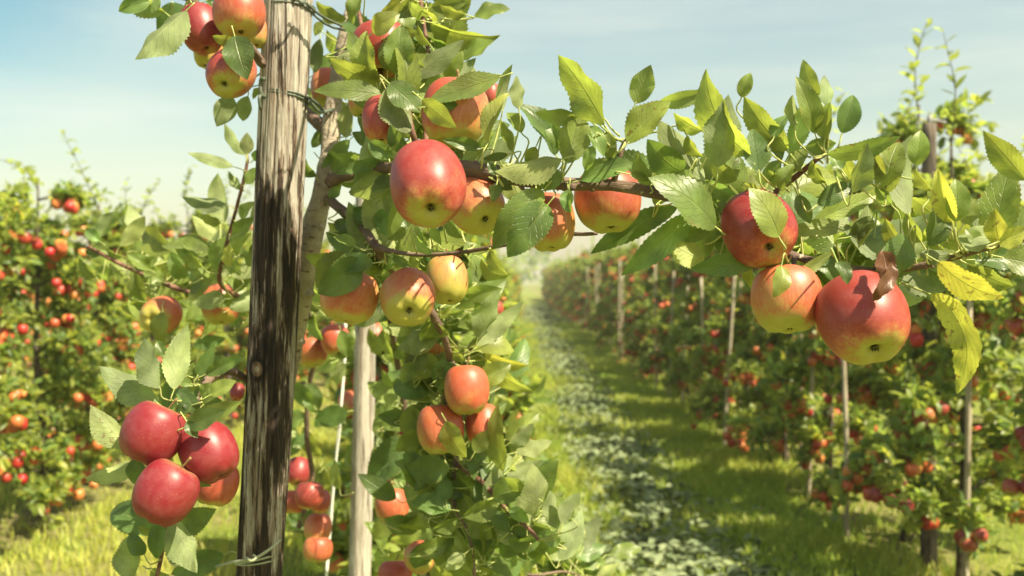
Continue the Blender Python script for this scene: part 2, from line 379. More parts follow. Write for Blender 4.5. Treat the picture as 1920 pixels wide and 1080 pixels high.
# ------------------------------------------------------------ ground
def gz(x,y): return 0.025*np.sin(x*1.3+1)*np.sin(y*.5)+0.02*np.sin(x*3.1)*np.cos(y*1.7)
def ground():
    m,nt=mat('orchard ground'); ln=nt.links; tcn=node(nt,'ShaderNodeTexCoord'); o=tcn.outputs['Object']
    n1=noise(nt,o,1.4,6,.6); n2=noise(nt,o,9,6,.7); n3=noise(nt,o,60,3,.7)
    c=mixc(nt,rng_(nt,n1,.35,.65),(.19,.25,.045),(.29,.31,.07))
    c=mixc(nt,rng_(nt,n2,.42,.70,0,.75),c,(.25,.22,.085))
    c=mixc(nt,rng_(nt,n3,.4,.62),c,(.12,.17,.03))
    # bare strips under the tree rows, one every 2.6 m
    sx=node(nt,'ShaderNodeSeparateXYZ'); ln.new(o,sx.inputs[0])
    q=math_(nt,'ABSOLUTE',math_(nt,'SUBTRACT',math_(nt,'FRACT',math_(nt,'ADD',math_(nt,'DIVIDE',math_(nt,'ADD',sx.outputs[0],.45),2.6),100.5)),.5))
    q=math_(nt,'ADD',q,math_(nt,'MULTIPLY',math_(nt,'SUBTRACT',n2,.5),.22))
    st=rng_(nt,q,.06,.17,.7,0)
    soil=mixc(nt,rng_(nt,n3,.35,.65),(.15,.12,.055),(.27,.25,.11))
    c=mixc(nt,math_(nt,'MULTIPLY',rng_(nt,sx.outputs[0],-1.0,-1.8,0,.6),rng_(nt,n1,.38,.58)),c,(.25,.215,.10)); c=mixc(nt,st,c,soil)
    out(nt,princ(nt,c,.95,.1,bump(nt,math_(nt,'ADD',n2,n3),.8,.03)))
    xs=np.concatenate([[-1500,-300,-80,-30],np.linspace(-14,14,113),[30,80,300,1500]]); ys=np.concatenate([[-60,-10],np.linspace(-2,60,125),[80,130,300,900,2500]])
    X,Y=np.meshgrid(xs,ys); Z=gz(X,Y)*(np.abs(X)<15)*(Y<61)
    V=np.stack([X,Y,Z],-1).reshape(-1,3); c=len(xs)
    F=np.array([(i*c+j,i*c+j+1,(i+1)*c+j+1,(i+1)*c+j) for i in range(len(ys)-1) for j in range(c-1)])
    mkobj('ground',mesh_np('ground',V,F,m),kind='structure')
ground()
def grass():
    m,nt=mat('grass blade'); a=node(nt,'ShaderNodeAttribute',attribute_name='tone'); s=node(nt,'ShaderNodeSeparateColor'); nt.links.new(a.outputs['Color'],s.inputs[0])
    c=mixc(nt,s.outputs[0],(.22,.34,.045),(.50,.50,.11)); t=node(nt,'ShaderNodeBsdfTranslucent'); nt.links.new(mixc(nt,s.outputs[0],(.42,.60,.05),(.66,.62,.10)),t.inputs[0])
    mx=node(nt,'ShaderNodeMixShader'); mx.inputs[0].default_value=.4; nt.links.new(princ(nt,c,.5,.4),mx.inputs[1]); nt.links.new(t.outputs[0],mx.inputs[2]); out(nt,mx.outputs[0])
    P=[]
    for (x0,x1,y0,y1,n) in ((-.3,2.3,3.6,8,52000),(-.3,2.3,8,16,42000),(-.3,2.3,16,34,26000),(-7,-.9,5,10,36000),(-9,-.9,10,22,26000),(2.3,6,4,10,9000)):
        x=rng.uniform(x0,x1,n); y=rng.uniform(y0,y1,n)
        fr=np.abs(((x+.45)/2.6+100.5)%1-.5); keep=rng.random(n)<np.clip((fr-.03)/.10,.30,1)
        pat=np.sin(x*2.3+np.sin(y*1.1))*np.sin(y*1.9+x)+np.sin(x*7+y*5)*.4
        mid=(np.abs(x-.82)<.42)&(y<34)
        keep&=(rng.random(n)<np.where(mid,.35,1))&(rng.random(n)<np.clip(.75+.4*pat,.25,1))
        P.append(np.stack([x,y,pat],1)[keep])
    P=np.concatenate(P); n=len(P); x,y,pat=P.T
    h=rng.uniform(.03,.085,n)*(1+.25*pat)*(1+y*.012); w=rng.uniform(.0025,.005,n)*(1+y*.07); th=rng.uniform(0,2*PI,n); la=rng.uniform(0,2*PI,n); lean=rng.uniform(.1,.8,n)*h
    z=gz(x,y)-.004; dx,dy=np.cos(th)*w,np.sin(th)*w; lx,ly=np.cos(la)*lean,np.sin(la)*lean
    V=np.stack([np.stack([x-dx,y-dy,z],1),np.stack([x+dx,y+dy,z],1),np.stack([x+dx*.8+lx*.35,y+dy*.8+ly*.35,z+h*.6],1),np.stack([x-dx*.8+lx*.35,y-dy*.8+ly*.35,z+h*.6],1),np.stack([x+lx,y+ly,z+h],1)],1).reshape(-1,3)
    b=np.arange(n)*5
    T=np.concatenate([np.stack([b,b+1,b+2],1),np.stack([b,b+2,b+3],1),np.stack([b+3,b+2,b+4],1)])
    yl=np.clip(.35+.22*pat+rng.normal(0,.22,n)+.28*(x<-.9),0,1); C=np.repeat(np.stack([yl,yl,yl,np.ones(n)],1),5,0)
    mkobj('grass',mesh_np('grass',V,T,m,False,col=C),kind='stuff',label='sunlit green grass growing in the alleys between the apple rows',cat='grass')
grass()
def clippings():
    m,nt=mat('cut leaf'); a=node(nt,'ShaderNodeAttribute',attribute_name='tone'); s=node(nt,'ShaderNodeSeparateColor'); nt.links.new(a.outputs['Color'],s.inputs[0])
    c=mixc(nt,s.outputs[0],(.14,.185,.09),(.24,.28,.145)); out(nt,princ(nt,c,.75,.25))
    n=30000; y=3.8+52*rng.random(n)**1.7; x=.74+rng.normal(0,.34,n)+.10*np.sin(y*1.4); dens=np.sin(y*3.3+x*4)*.55+np.sin(y*1.27+1-x*3)*.5+np.sin(y*7+x*9)*.4
    k=rng.random(n)<np.clip(.55+.38*dens,.1,1); x,y=x[k],y[k]; n=len(x)
    P=np.stack([x,y,gz(x,y)+rng.uniform(.005,.07,n)*np.exp(-((x-.8)/.3)**2)+.01],1)
    th=rng.uniform(0,2*PI,n); A=np.stack([np.cos(th),np.sin(th),rng.normal(0,.35,n)],1); N=np.stack([rng.normal(0,.6,n),rng.normal(0,.6,n),np.ones(n)],1)
    sz=rng.uniform(.05,.09,n)*(1+y*.01)
    V,F,U,C=leaf_arrays(P,A,N,sz,sz*.5,rng.normal(.3,.5,n),rng.uniform(.1,.6,n),np.zeros(n),np.stack([np.clip(rng.normal(.35,.3,n),0,1),rng.random(n),np.zeros(n),np.ones(n)],1),3,1)
    mkobj('leaf_litter',mesh_np('leaf_litter',V,F,m,True,U,C),kind='stuff',label='grey green prunings and cut leaves lying along the middle of the alley',cat='leaf litter')
clippings()

# ------------------------------------------------------------ apples
PROF=[(0,.50),(.07,.53),(.17,.67),(.33,.84),(.52,.90),(.74,.80),(.91,.56),(.99,.24),(.995,-.08),(.93,-.40),(.80,-.67),(.60,-.86),(.40,-.935),(.25,-.915),(.14,-.84),(.07,-.78),(0,-.77)]
def apple_mesh(name,seg,sub,lobes=.03,seed=0):
    pr=catmull([(a,0,b) for a,b in PROF],sub)[:,[0,2]]; r_=np.random.default_rng(seed); ph=r_.uniform(0,6.28,3)
    n=len(pr); th=np.arange(seg)/seg*2*PI; V=[]
    for r,z in pr:
        lob=1+lobes*(.3+.3*np.clip((-z-.2)/.7,0,1))*np.cos(5*th+ph[0])+.018*np.cos(2*th+ph[1])+.012*np.cos(3*th+ph[2])
        zz=z+lobes*.8*np.clip((-z-.6)/.3,0,1)*np.cos(5*th+ph[0]+PI)*min(1,r*2)+.02*np.cos(th+ph[1])*(z>.5)
        V.append(np.stack([np.cos(th)*r*lob,np.sin(th)*r*lob,zz],1))
    V=np.concatenate(V); F=[((i+1)*seg+j,(i+1)*seg+(j+1)%seg,i*seg+(j+1)%seg,i*seg+j) for i in range(n-1) for j in range(seg)]
    me=mesh_np(name,V,F,M_APPLE)
    return me
A_HI=[apple_mesh('apple_skin',64,4,.028,s) for s in range(4)]
A_LO=[apple_mesh('apple_skin_small',18,1,.02,s) for s in range(3)]
def stem_mesh():
    b=Bag(); V,F,U=tube([(0,0,.50),(.03,0,.75),(.10,.03,1.02),(.22,.06,1.30)],[.045,.030,.032,.05],8,4); b.add(V,F); return b.mesh('apple_stem',M_STEM)
def calyx_mesh():
    b=Bag(); k=11; th=np.arange(k)/k*2*PI+rng.normal(0,.12,k)
    P=np.stack([np.cos(th)*.05,np.sin(th)*.05,np.full(k,-.79)],1); A=np.stack([np.cos(th)*.6,np.sin(th)*.6,np.full(k,-1)+rng.normal(0,.3,k)],1); N=np.stack([np.cos(th),np.sin(th),np.full(k,.6)],1)
    V,F,U,C=leaf_arrays(P,A,N,rng.uniform(.08,.15,k),np.full(k,.05),rng.normal(.6,.6,k),np.full(k,.4),np.zeros(k),np.tile([.2,.5,0,1],(k,1)),4,1); b.add(V,F,U,C)
    V,F,U=tube([(0,0,-.72),(0,0,-.79)],[.06,.05],8,2); b.add(V,F); return b.mesh('apple_calyx',M_CALYX)
ME_STEM=stem_mesh(); ME_CAL=calyx_mesh()
HERO=[]   # (px,py,rx,ry,depth) for leaf placement
NAPPLE=0
def frame_from(up,blush):
    z=up.normalized(); x=(blush-z*blush.dot(z))
    if x.length<1e-3: x=z.orthogonal()
    x.normalize(); y=z.cross(x)
    return Matrix((x,y,z)).transposed()
def apple(px,py,rx,ry,d,cal,look,label,blush=(.6,-.5,.4),group=None):
    """cal: pixel offset of the calyx from the centre; look: (blush amount, orange, yellow)"""
    global NAPPLE; NAPPLE+=1
    HERO.append((px,py,rx,ry,d))
    R=(rx)*d/FPX; dx,dy=cal[0]/(.85*rx),cal[1]/(.85*ry); q=math.hypot(dx,dy)
    if q>.97: dx,dy=dx/q*.97,dy/q*.97; q=.97
    down=Vector((dx,-math.sqrt(1-q*q),-dy)); up=-down
    c=at(px,py,d)
    e=empty('apple',c,label,'apple',group)
    M=frame_from(up,Vector(blush)).to_4x4(); e.rotation_euler=M.to_euler()
    # height scale so that the outline has the photographed height
    s=mkobj('skin',A_HI[NAPPLE%4],e); s.scale=(R,R,R*min(1.2,max(.85,ry/rx*1.03))); s.color=(look[0],look[1],look[2],1)
    t=mkobj('stem',ME_STEM,e); t.scale=s.scale; c_=mkobj('calyx',ME_CAL,e); c_.scale=s.scale
    return e
RED=(.98,.0,.2); RO=(.70,.45,.4); OR=(.55,.9,.6); MIX=(.55,.5,.5); GRN=(.33,.8,.4); CR=(1.25,.0,0)
apple(802,346,73,80,.98,(9,46),(.82,.22,.3),'large glossy red apple with yellow green base in front of the main branch',(-.2,-.6,.8))
apple(893,385,54,52,1.10,(18,27),(.45,.75,.4),'orange and yellow apple tucked behind the right side of the large glossy red apple')
apple(1030,416,47,56,1.12,(4,60),(.50,.75,.4),'tapering pink and yellow apple hanging below the dark drooping leaf of the main branch',(-.6,-.5,.4))
apple(1140,376,64,58,1.14,(6,66),(.50,.55,.3),'yellow and pink blushed apple half hidden above by the middle of the main branch',(.5,-.5,.6))
apple(1423,430,70,67,1.02,(8,34),(.92,.05,.4),'crimson apple with a leaf lying across its face on the outer branch',(-.5,-.6,.6))
apple(1475,561,67,62,1.02,(2,62),(.52,.95,.3),'flat bottomed orange apple hanging to the left of the big red one')
apple(1618,597,84,80,.98,(6,51),(.80,.25,.3),'biggest red apple, at the outer end of the branch, with a green star shaped base',(-.1,-.5,.8))
apple(655,556,54,50,1.28,(-10,48),(.40,.75,.5),'yellow topped orange apple under dark leaves, leftmost of three below the trunk fork',(-.3,-.8,-.3))
apple(765,558,52,54,1.26,(6,22),(.45,.8,.4),'middle apple of the three below the fork, orange pink with its yellow eye facing out')
apple(838,525,40,45,1.34,(5,36),(.15,.95,.4),'yellow green apple behind and to the right of the middle apple of three')
apple(852,212,62,62,1.12,(-10,60),(.58,.62,.4),'large orange red apple with bright highlight above the main branch',(-.5,-.3,.7))
apple(717,225,38,48,1.18,(0,45),(.80,.3,.4),'red apple half covered by a veined leaf left of the large orange red apple')
apple(715,92,57,48,1.28,(0,42),(.90,.3,.4),'red apple behind leaves near the top of the main trunk')
apple(614,166,32,46,1.62,(0,40),(.52,.9,.4),'dull orange apple hidden behind the upper trunk beside the post')
apple(678,190,26,34,1.45,(0,30),(.42,.9,.4),'pale orange apple showing between trunk and leaves right of the upper trunk')
apple(378,55,40,46,1.36,(12,40),(.98,.05,.5),'dark red oval apple on the top left twig, left of the orange one')
apple(449,26,49,43,1.32,(6,38),(.55,.6,.5),'orange red apple cut by the top edge just left of the post')
apple(433,138,45,46,1.30,(-3,25),(.66,.15,.2),'red and green apple with a dark leaf across it, lowest of the top left bunch',(-.8,-.5,.3))
apple(392,99,28,30,1.42,(-4,24),(.05,.9,.6),'yellow apple mostly hidden behind the dark red oval one at top left')
apple(483,62,24,30,1.44,(0,26),(.20,.9,.5),'small yellow apple peeping out between the top left bunch and the post')
apple(287,813,58,57,1.22,(-22,44),CR,'crimson apple with a bright sun patch, upper left of the left hand bunch')
apple(392,848,53,55,1.24,(24,38),CR,'crimson apple nearest the post in the left hand bunch')
apple(311,924,58,58,1.19,(-24,46),CR,'lowest crimson apple of the left hand bunch')
apple(406,906,42,42,1.34,(-6,34),(.62,.5,.5),'orange red apple behind the left hand bunch touching the post')
apple(302,591,36,38,1.95,(-2,6),(.48,.8,.5),'peach coloured apple with a small leaf over its eye, left of the post')
apple(414,571,37,37,1.98,(4,30),(.45,.7,.5),'orange and yellow apple under a dark leaf just left of the post')
apple(629,637,28,28,2.15,(6,22),(.66,.6,.5),'round orange red apple right of the lower trunk, above the white cord')
apple(586,661,29,27,2.2,(6,22),(.45,.8,.5),'yellow and red apple below left of the round one beside the lower trunk')
apple(557,638,17,26,2.36,(0,20),(.62,.7,.5),'orange apple largely hidden behind the lower trunk')
apple(875,731,43,46,1.56,(3,42),(.60,.8,.4),'topmost oval orange apple of the hanging cluster in the middle')
apple(826,805,45,46,1.58,(4,44),(.55,.85,.4),'lower left orange apple of the hanging cluster, with a yellow leaf in front')
apple(907,798,35,40,1.60,(2,30),(.66,.8,.4),'lower right orange apple of the hanging cluster, shadowed by a curled leaf')
apple(802,641,36,36,1.72,(0,30),(.40,.95,.4),'dull orange apple behind the hanging branch, above the cluster of three')
apple(781,702,18,26,1.9,(0,20),(.98,.1,.4),'small crimson apple behind leaves, just above left of the hanging cluster')
apple(735,948,33,32,1.95,(4,28),(.52,.85,.5),'orange apple in low leaves right of the second post')
apple(787,1045,30,30,1.85,(8,-2),(.55,.8,.5),'round orange apple with its eye outward near the bottom edge')
apple(741,1078,32,28,1.9,(0,24),(.70,.5,.5),'red orange apple cut by the bottom edge right of the second post')
apple(901,589,19,20,2.2,(0,18),(.98,.1,.4),'bright red apple behind the upward pale leaf right of the hanging branch')
apple(962,1054,17,17,2.5,(0,14),(.98,.1,.4),'small red apple low among leaves, rightmost along the bottom edge')
apple(942,1073,20,18,2.45,(0,14),(.92,.1,.4),'small red apple touching the bottom edge beside another')
apple(580,929,27,25,2.25,(0,20),(.78,.3,.5),'red apple between post and white cord, uppermost of the low bunch')
apple(549,941,23,22,2.3,(0,18),(.66,.5,.5),'orange red apple against the post in the low bunch by the white cord')
apple(601,940,19,24,2.32,(0,18),(.80,.3,.5),'dull red apple at the right of the low bunch by the white cord')
apple(560,884,24,26,2.5,(0,18),(.92,.1,.5),'shaded red apple behind the low bunch by the post')
apple(596,990,26,27,2.35,(0,20),(.45,.8,.5),'yellow orange apple touching the white cord low down')
apple(596,1030,28,24,2.3,(0,20),(.50,.8,.5),'orange apple lowest beside the white cord')
apple(652,757,20,34,2.7,(0,20),(.45,.8,.5),'shaded orange apple against the left edge of the second post')
apple(704,628,20,30,3.0,(0,20),(.50,.85,.5),'blurred orange apple behind the second post at its right')
apple(920,177,18,22,2.2,(0,18),(.90,.4,.4),'small red apple against the sky at the far side of the upper leaves')
apple(445,735,14,20,1.8,(0,14),(.98,.1,.4),'small crimson apple peeping out left of the post above the left hand bunch')

# ------------------------------------------------------------ the near post, second post, ties, cord
def post(name,p_top,p_bot,rt,rb,material,label,seg=40,seed=3,group='wooden orchard posts',nz=90):
    r_=np.random.default_rng(seed)
    a,b=np.array(p_bot,float),np.array(p_top,float); base=a.copy()
    V=[];U=[]; k=nz; ph=r_.uniform(0,6.28,8); gro=np.zeros(seg); tgt=r_.normal(0,1,seg)
    for i in range(k+1):
        t=i/k; c=a+(b-a)*t; z=c[2]; rad=rb+(rt-rb)*t; th=np.arange(seg)/seg*2*PI
        w=1+.018*np.sin(z*5+ph[0])+.012*np.sin(2*th+z*3+ph[1])+.012*np.sin(5*th+z*1.3+ph[2])+.010*np.sin(11*th+ph[3]+z*.8)+.008*np.sin(17*th+ph[4]+z*2)
        gro=gro*.93+.07*tgt*2.2+r_.normal(0,.12,seg)
        if i%9==0: m_=r_.random(seg)<.25; tgt=np.where(m_,r_.normal(0,1,seg),tgt)
        w=w+.012*np.where(gro<-1.1,gro*1.6,gro*.5)*(seg>60)
        off=np.array([.003*math.sin(z*4.1+ph[5]),.003*math.cos(z*3.3+ph[6]),0])
        V.append(np.stack([c[0]+off[0]+np.cos(th)*rad*w,c[1]+off[1]+np.sin(th)*rad*w,np.full(seg,z)+(0.004*np.sin(th*2+1) if i==k else 0)],1)); U.append(np.stack([th,np.full(seg,z)],1))
    V=np.concatenate(V+[[b+np.array([0,0,.006])]])
    F=[(i*seg+j,i*seg+(j+1)%seg,(i+1)*seg+(j+1)%seg,(i+1)*seg+j) for i in range(k) for j in range(seg)]
    F+=[(k*seg+j,k*seg+(j+1)%seg,k*seg+(j+2)%seg,(k+1)*seg) for j in range(0,seg,2)]
    me=mesh_np(name,V,F,material); o=mkobj(name,me,None,label,'post',group)
    return o
def at_ground(px0,py0,px1,py1,d):
    """extend a line of the picture at distance d down to the ground"""
    a,b=at(px0,py0,d),at(px1,py1,d); t=(a.z+.05)/(a.z-b.z); return a+(b-a)*t
pt=at(549,-70,PD); pb=at_ground(549,-70,481,1080,PD)
post('wooden_post',pt,pb,44*PD/FPX,40.5*PD/FPX,M_POST,'near weathered wooden post with black charred streaks and a knot',132,3,nz=260)
d2=2.62
post('wooden_post',at(686,345,d2),at_ground(686,345,676,1080,d2),19*d2/FPX,22*d2/FPX,M_POST2,'pale grey second wooden post standing behind the lower leaves right of the white cord',24,8)
def on_post(py): # axis point of the near post at a pixel row
    t=(py+70)/(1150.0); return 549+(481-549)*t
def ring(py,rad_px,tilt,a0=0,a1=2*PI,n=26,dip=0):
    cx=on_post(py); c=at(cx,py,PD); R=rad_px*PD/FPX; P=[]
    for i in range(n+1):
        th=a0+(a1-a0)*i/n; P.append((c.x+math.cos(th)*R,c.y-math.sin(th)*R,c.z+tilt*math.cos(th)*R-dip*math.sin(th)*R))
    return P
def tie(pieces,material,label):
    b=Bag()
    for P,r in pieces:
        V,F,U=tube(P,[r]*len(P),8,3); b.add(V,F)
    mkobj('wire_tie',b.mesh('wire_tie',material),None,label,'tie','wire ties round the near post')
tie([(ring(10,45.5,-.12),.0018),(ring(16,46,-.05),.0018),([at(575,5,PD-.05),at(600,28,PD-.03),at(640,48,PD+.02),at(675,62,PD+.12)],.002),([at(560,2,PD-.05),at(610,45,PD-.02),at(650,58,PD+.05)],.0018),([at(548,4,PD-.06),at(556,-3,PD-.065),at(566,6,PD-.06),at(574,-4,PD-.05)],.002)],M_TIE,'green plastic wire wound round the top of the near post and out to the trunk')
tie([(ring(182,44.5,-.10,dip=-.12),.0017),(ring(186,45,-.13,dip=-.10),.0015),([at(497,182,PD-.03),at(489,176,PD-.035),at(489,150,PD-.035),at(496,148,PD-.04)],.0028),([at(492,176,PD-.03),at(486,184,PD-.04),at(489,206,PD-.035)],.0024),([at(580,190,PD-.02),at(600,210,PD+.03),at(625,205,PD+.07)],.0026),([at(575,180,PD-.02),at(595,195,PD+.02),at(615,215,PD+.08)],.0026)],M_TIE,'dark wire tie wrapped round the upper part of the near post')
tie([(ring(1045,41.5,.22,dip=-.1),.0016),(ring(1048,41.5,.10,dip=-.02),.0015),([at(404,1063,PD-.06),at(440,1053,PD-.06),at(475,1048,PD-.062),at(505,1030,PD-.05),at(526,1012,PD-.03)],.0021),([at(462,1045,PD-.065),at(470,1052,PD-.07),at(480,1046,PD-.066),at(474,1040,PD-.064)],.002)],M_TIE2,'pale green wire tie with a loose end low on the near post')
b=Bag(); V,F,U=tube([at(648,600,2.45),at(646,680,2.45),at(634,820,2.45),at(622,950,2.45),at(612,1085,2.45),at(603,1250,2.45)],[.0036]*6,8,8,.12); b.add(V,F)
V,F,U=tube([at(651,592,2.45),at(642,690,2.452),at(638,800,2.446),at(618,960,2.455),at(611,1085,2.445),at(600,1250,2.45)],[.0022]*6,6,8,.1); b.add(V,F)
mkobj('cord',b.mesh('cord',M_CORD),None,'white cord hanging down beside the pale second post','cord')
# training wires along the own row
# ------------------------------------------------------------ the main tree
TREE=empty('apple_tree',(-.36,PD+.08,0),'nearest apple tree, its bare trunk leaning beside the charred post and bearing the large apples','apple tree','apple trees of the near row')
inv=Matrix.Translation(-TREE.location)
def loc(V): return np.asarray(V)-np.array(TREE.location)
BR=[]   # dict(samples(px,py,d), obj)
def branch(pts,name='branch',mat_=None,seg=12,rough=.05,leafy=True,knobs=0):
    """pts: (px,py,d,halfwidth px)"""
    P=[at(x,y,d) for x,y,d,w in pts]; R=[w*d/FPX for x,y,d,w in pts]
    bag=Bag(); V,F,U=tube(P,R,seg,6,rough); bag.add(loc(V),F,U)
    S_=catmull(pts,8)
    for _ in range(knobs):
        i=rng.integers(2,len(S_)-2); x,y,d,w=S_[i]; c=at(x,y,d); a=rng.uniform(0,6.28)
        dr=Vector((rng.normal(),-abs(rng.normal())*.4,rng.normal())).normalized(); r=w*d/FPX
        V,F,U=tube([c,c+dr*r*1.15,c+dr*(r+rng.uniform(.002,.007))],[r*.55,r*.45,r*.3],8,2,.1); bag.add(loc(V),F,U)
    o=mkobj(name,bag.mesh('apple_'+name,mat_ or (M_BARK if name=='trunk' else M_BRANCH)),TREE)
    BR.append(dict(S=S_,o=o,leaf=Bag(),leafy=leafy))
    return BR[-1]
g0=at_ground(560,600,540,700,1.6)
trunk_pts=[(470,1900,1.60,27),(485,1300,1.60,26),(502,950,1.60,25),(520,780,1.59,23),(545,655,1.57,22),(568,540,1.55,20),(583,450,1.53,21),(590,418,1.53,22),(602,375,1.52,19),(613,335,1.52,21),(618,290,1.53,17),(621,240,1.54,18),(626,190,1.55,15),(638,120,1.57,14),(652,50,1.58,14),(668,-10,1.6,12),(690,-120,1.64,10),(705,-260,1.7,8)]
trunk=branch(trunk_pts,'trunk',seg=18,rough=.03,knobs=10)
b_main=branch([(612,345,1.52,13),(640,330,1.48,13),(690,318,1.38,12),(760,312,1.24,12),(830,312,1.13,13),(885,318,1.09,15),(960,334,1.09,13),(1060,345,1.09,11),(1150,348,1.08,11),(1225,360,1.07,11),(1310,378,1.06,10),(1380,408,1.06,9),(1440,455,1.06,8),(1490,480,1.07,8),(1560,498,1.06,7),(1640,508,1.04,7),(1720,500,1.02,7),(1790,482,1.0,6),(1865,462,.98,5),(1960,440,.97,4)],seg=16,rough=.08,knobs=48)
b_side=branch([(1395,415,1.06,6),(1440,372,1.05,6),(1490,333,1.04,6),(1530,300,1.03,5),(1552,286,1.03,4)],mat_=M_TWIG,seg=8)
b_sp1=branch([(1150,348,1.08,7),(1160,300,1.07,6),(1168,275,1.07,5),(1180,255,1.07,4)],seg=8,rough=.1)
b_sp2=branch([(1050,345,1.09,6),(1063,352,1.06,8),(1075,350,1.04,6)],seg=8,rough=.12)
b_sp3=branch([(1490,480,1.07,6),(1487,505,1.05,6),(1482,525,1.03,5)],seg=8,rough=.1)
b_top=branch([(740,195,1.25,6),(725,165,1.26,6),(705,120,1.29,5),(685,75,1.33,5),(672,20,1.38,4),(660,-40,1.42,4)],mat_=M_TWIG,seg=8)
b_top0=branch([(790,300,1.2,6),(772,245,1.17,6),(762,200,1.2,6),(740,195,1.25,6)],mat_=M_TWIG,seg=8)
b_up=branch([(800,310,1.17,6),(800,240,1.24,5),(815,160,1.3,5),(800,80,1.34,4),(790,10,1.38,4),(780,-50,1.4,3)],mat_=M_TWIG,seg=8)
b_stub=branch([(618,245,1.54,15),(600,232,1.55,13),(580,215,1.57,11),(540,180,1.6,10),(500,130,1.5,9),(488,115,1.42,9),(470,88,1.38,8),(440,60,1.37,6),(400,20,1.36,4),(360,2,1.36,3),(300,-10,1.36,3)],seg=12,rough=.08,knobs=14)
b_low=branch([(612,370,1.52,10),(640,393,1.46,9),(668,412,1.40,9),(690,440,1.36,8),(705,462,1.34,8),(740,472,1.32,5),(790,478,1.30,4),(860,474,1.28,4),(930,462,1.25,4),(1000,450,1.24,3.5),(1060,440,1.22,3.5),(1100,439,1.2,3.5),(1120,438,1.2,3)],seg=10,rough=.06,knobs=6)
b_hang=branch([(705,462,1.34,8),(730,500,1.44,8),(790,560,1.52,8),(820,605,1.56,8),(838,650,1.6,7),(845,690,1.64,7),(838,740,1.66,6),(848,800,1.66,6),(855,870,1.66,6),(850,940,1.66,5),(880,1000,1.64,4),(890,1080,1.64,4)],seg=10,rough=.07,knobs=8)
b_tw=branch([(855,870,1.66,5),(905,905,1.6,4.5),(950,955,1.56,4),(985,985,1.54,4),(1010,1012,1.52,3.5)],mat_=M_TWIG,seg=8)
b_bot=branch([(880,1075,1.9,3),(930,1065,2.0,3),(1000,1078,2.05,2.5),(1060,1072,2.1,2),(1110,1090,2.1,1.5)],seg=8)
b_left=branch([(545,720,1.58,9),(500,705,1.56,9),(465,712,1.50,8),(440,698,1.46,8),(412,698,1.4,8),(388,715,1.35,8),(378,742,1.32,8),(366,775,1.30,7),(352,805,1.29,6),(348,850,1.28,5)],seg=10,rough=.07,knobs=8)
b_ll=branch([(348,850,1.28,4),(335,930,1.3,4),(312,985,1.3,4),(303,1040,1.3,4),(290,1100,1.3,4)],mat_=M_TWIG,seg=8)
b_sh=branch([(560,640,1.9,5),(480,575,1.95,5),(415,535,1.8,4),(420,480,1.75,4),(438,410,1.72,3.5),(455,345,1.7,3.5),(464,300,1.7,3),(460,285,1.7,2)],mat_=M_TWIG,seg=8)
b_lf=branch([(480,575,1.95,5),(400,560,2.0,5),(330,540,2.0,5),(270,515,2.0,4),(220,492,2.0,4),(165,462,2.0,3.5)],mat_=M_TWIG,seg=8)
b_rm=branch([(565,560,1.6,8),(585,610,1.9,6),(600,640,2.2,5),(580,720,2.3,5),(575,820,2.35,5),(585,900,2.4,5),(560,990,2.4,5)],seg=8)
b_rr=branch([(705,462,1.34,6),(720,540,1.7,6),(740,650,1.95,6),(760,780,2.05,6),(770,940,2.05,6),(790,1060,2.0,5)],seg=8)

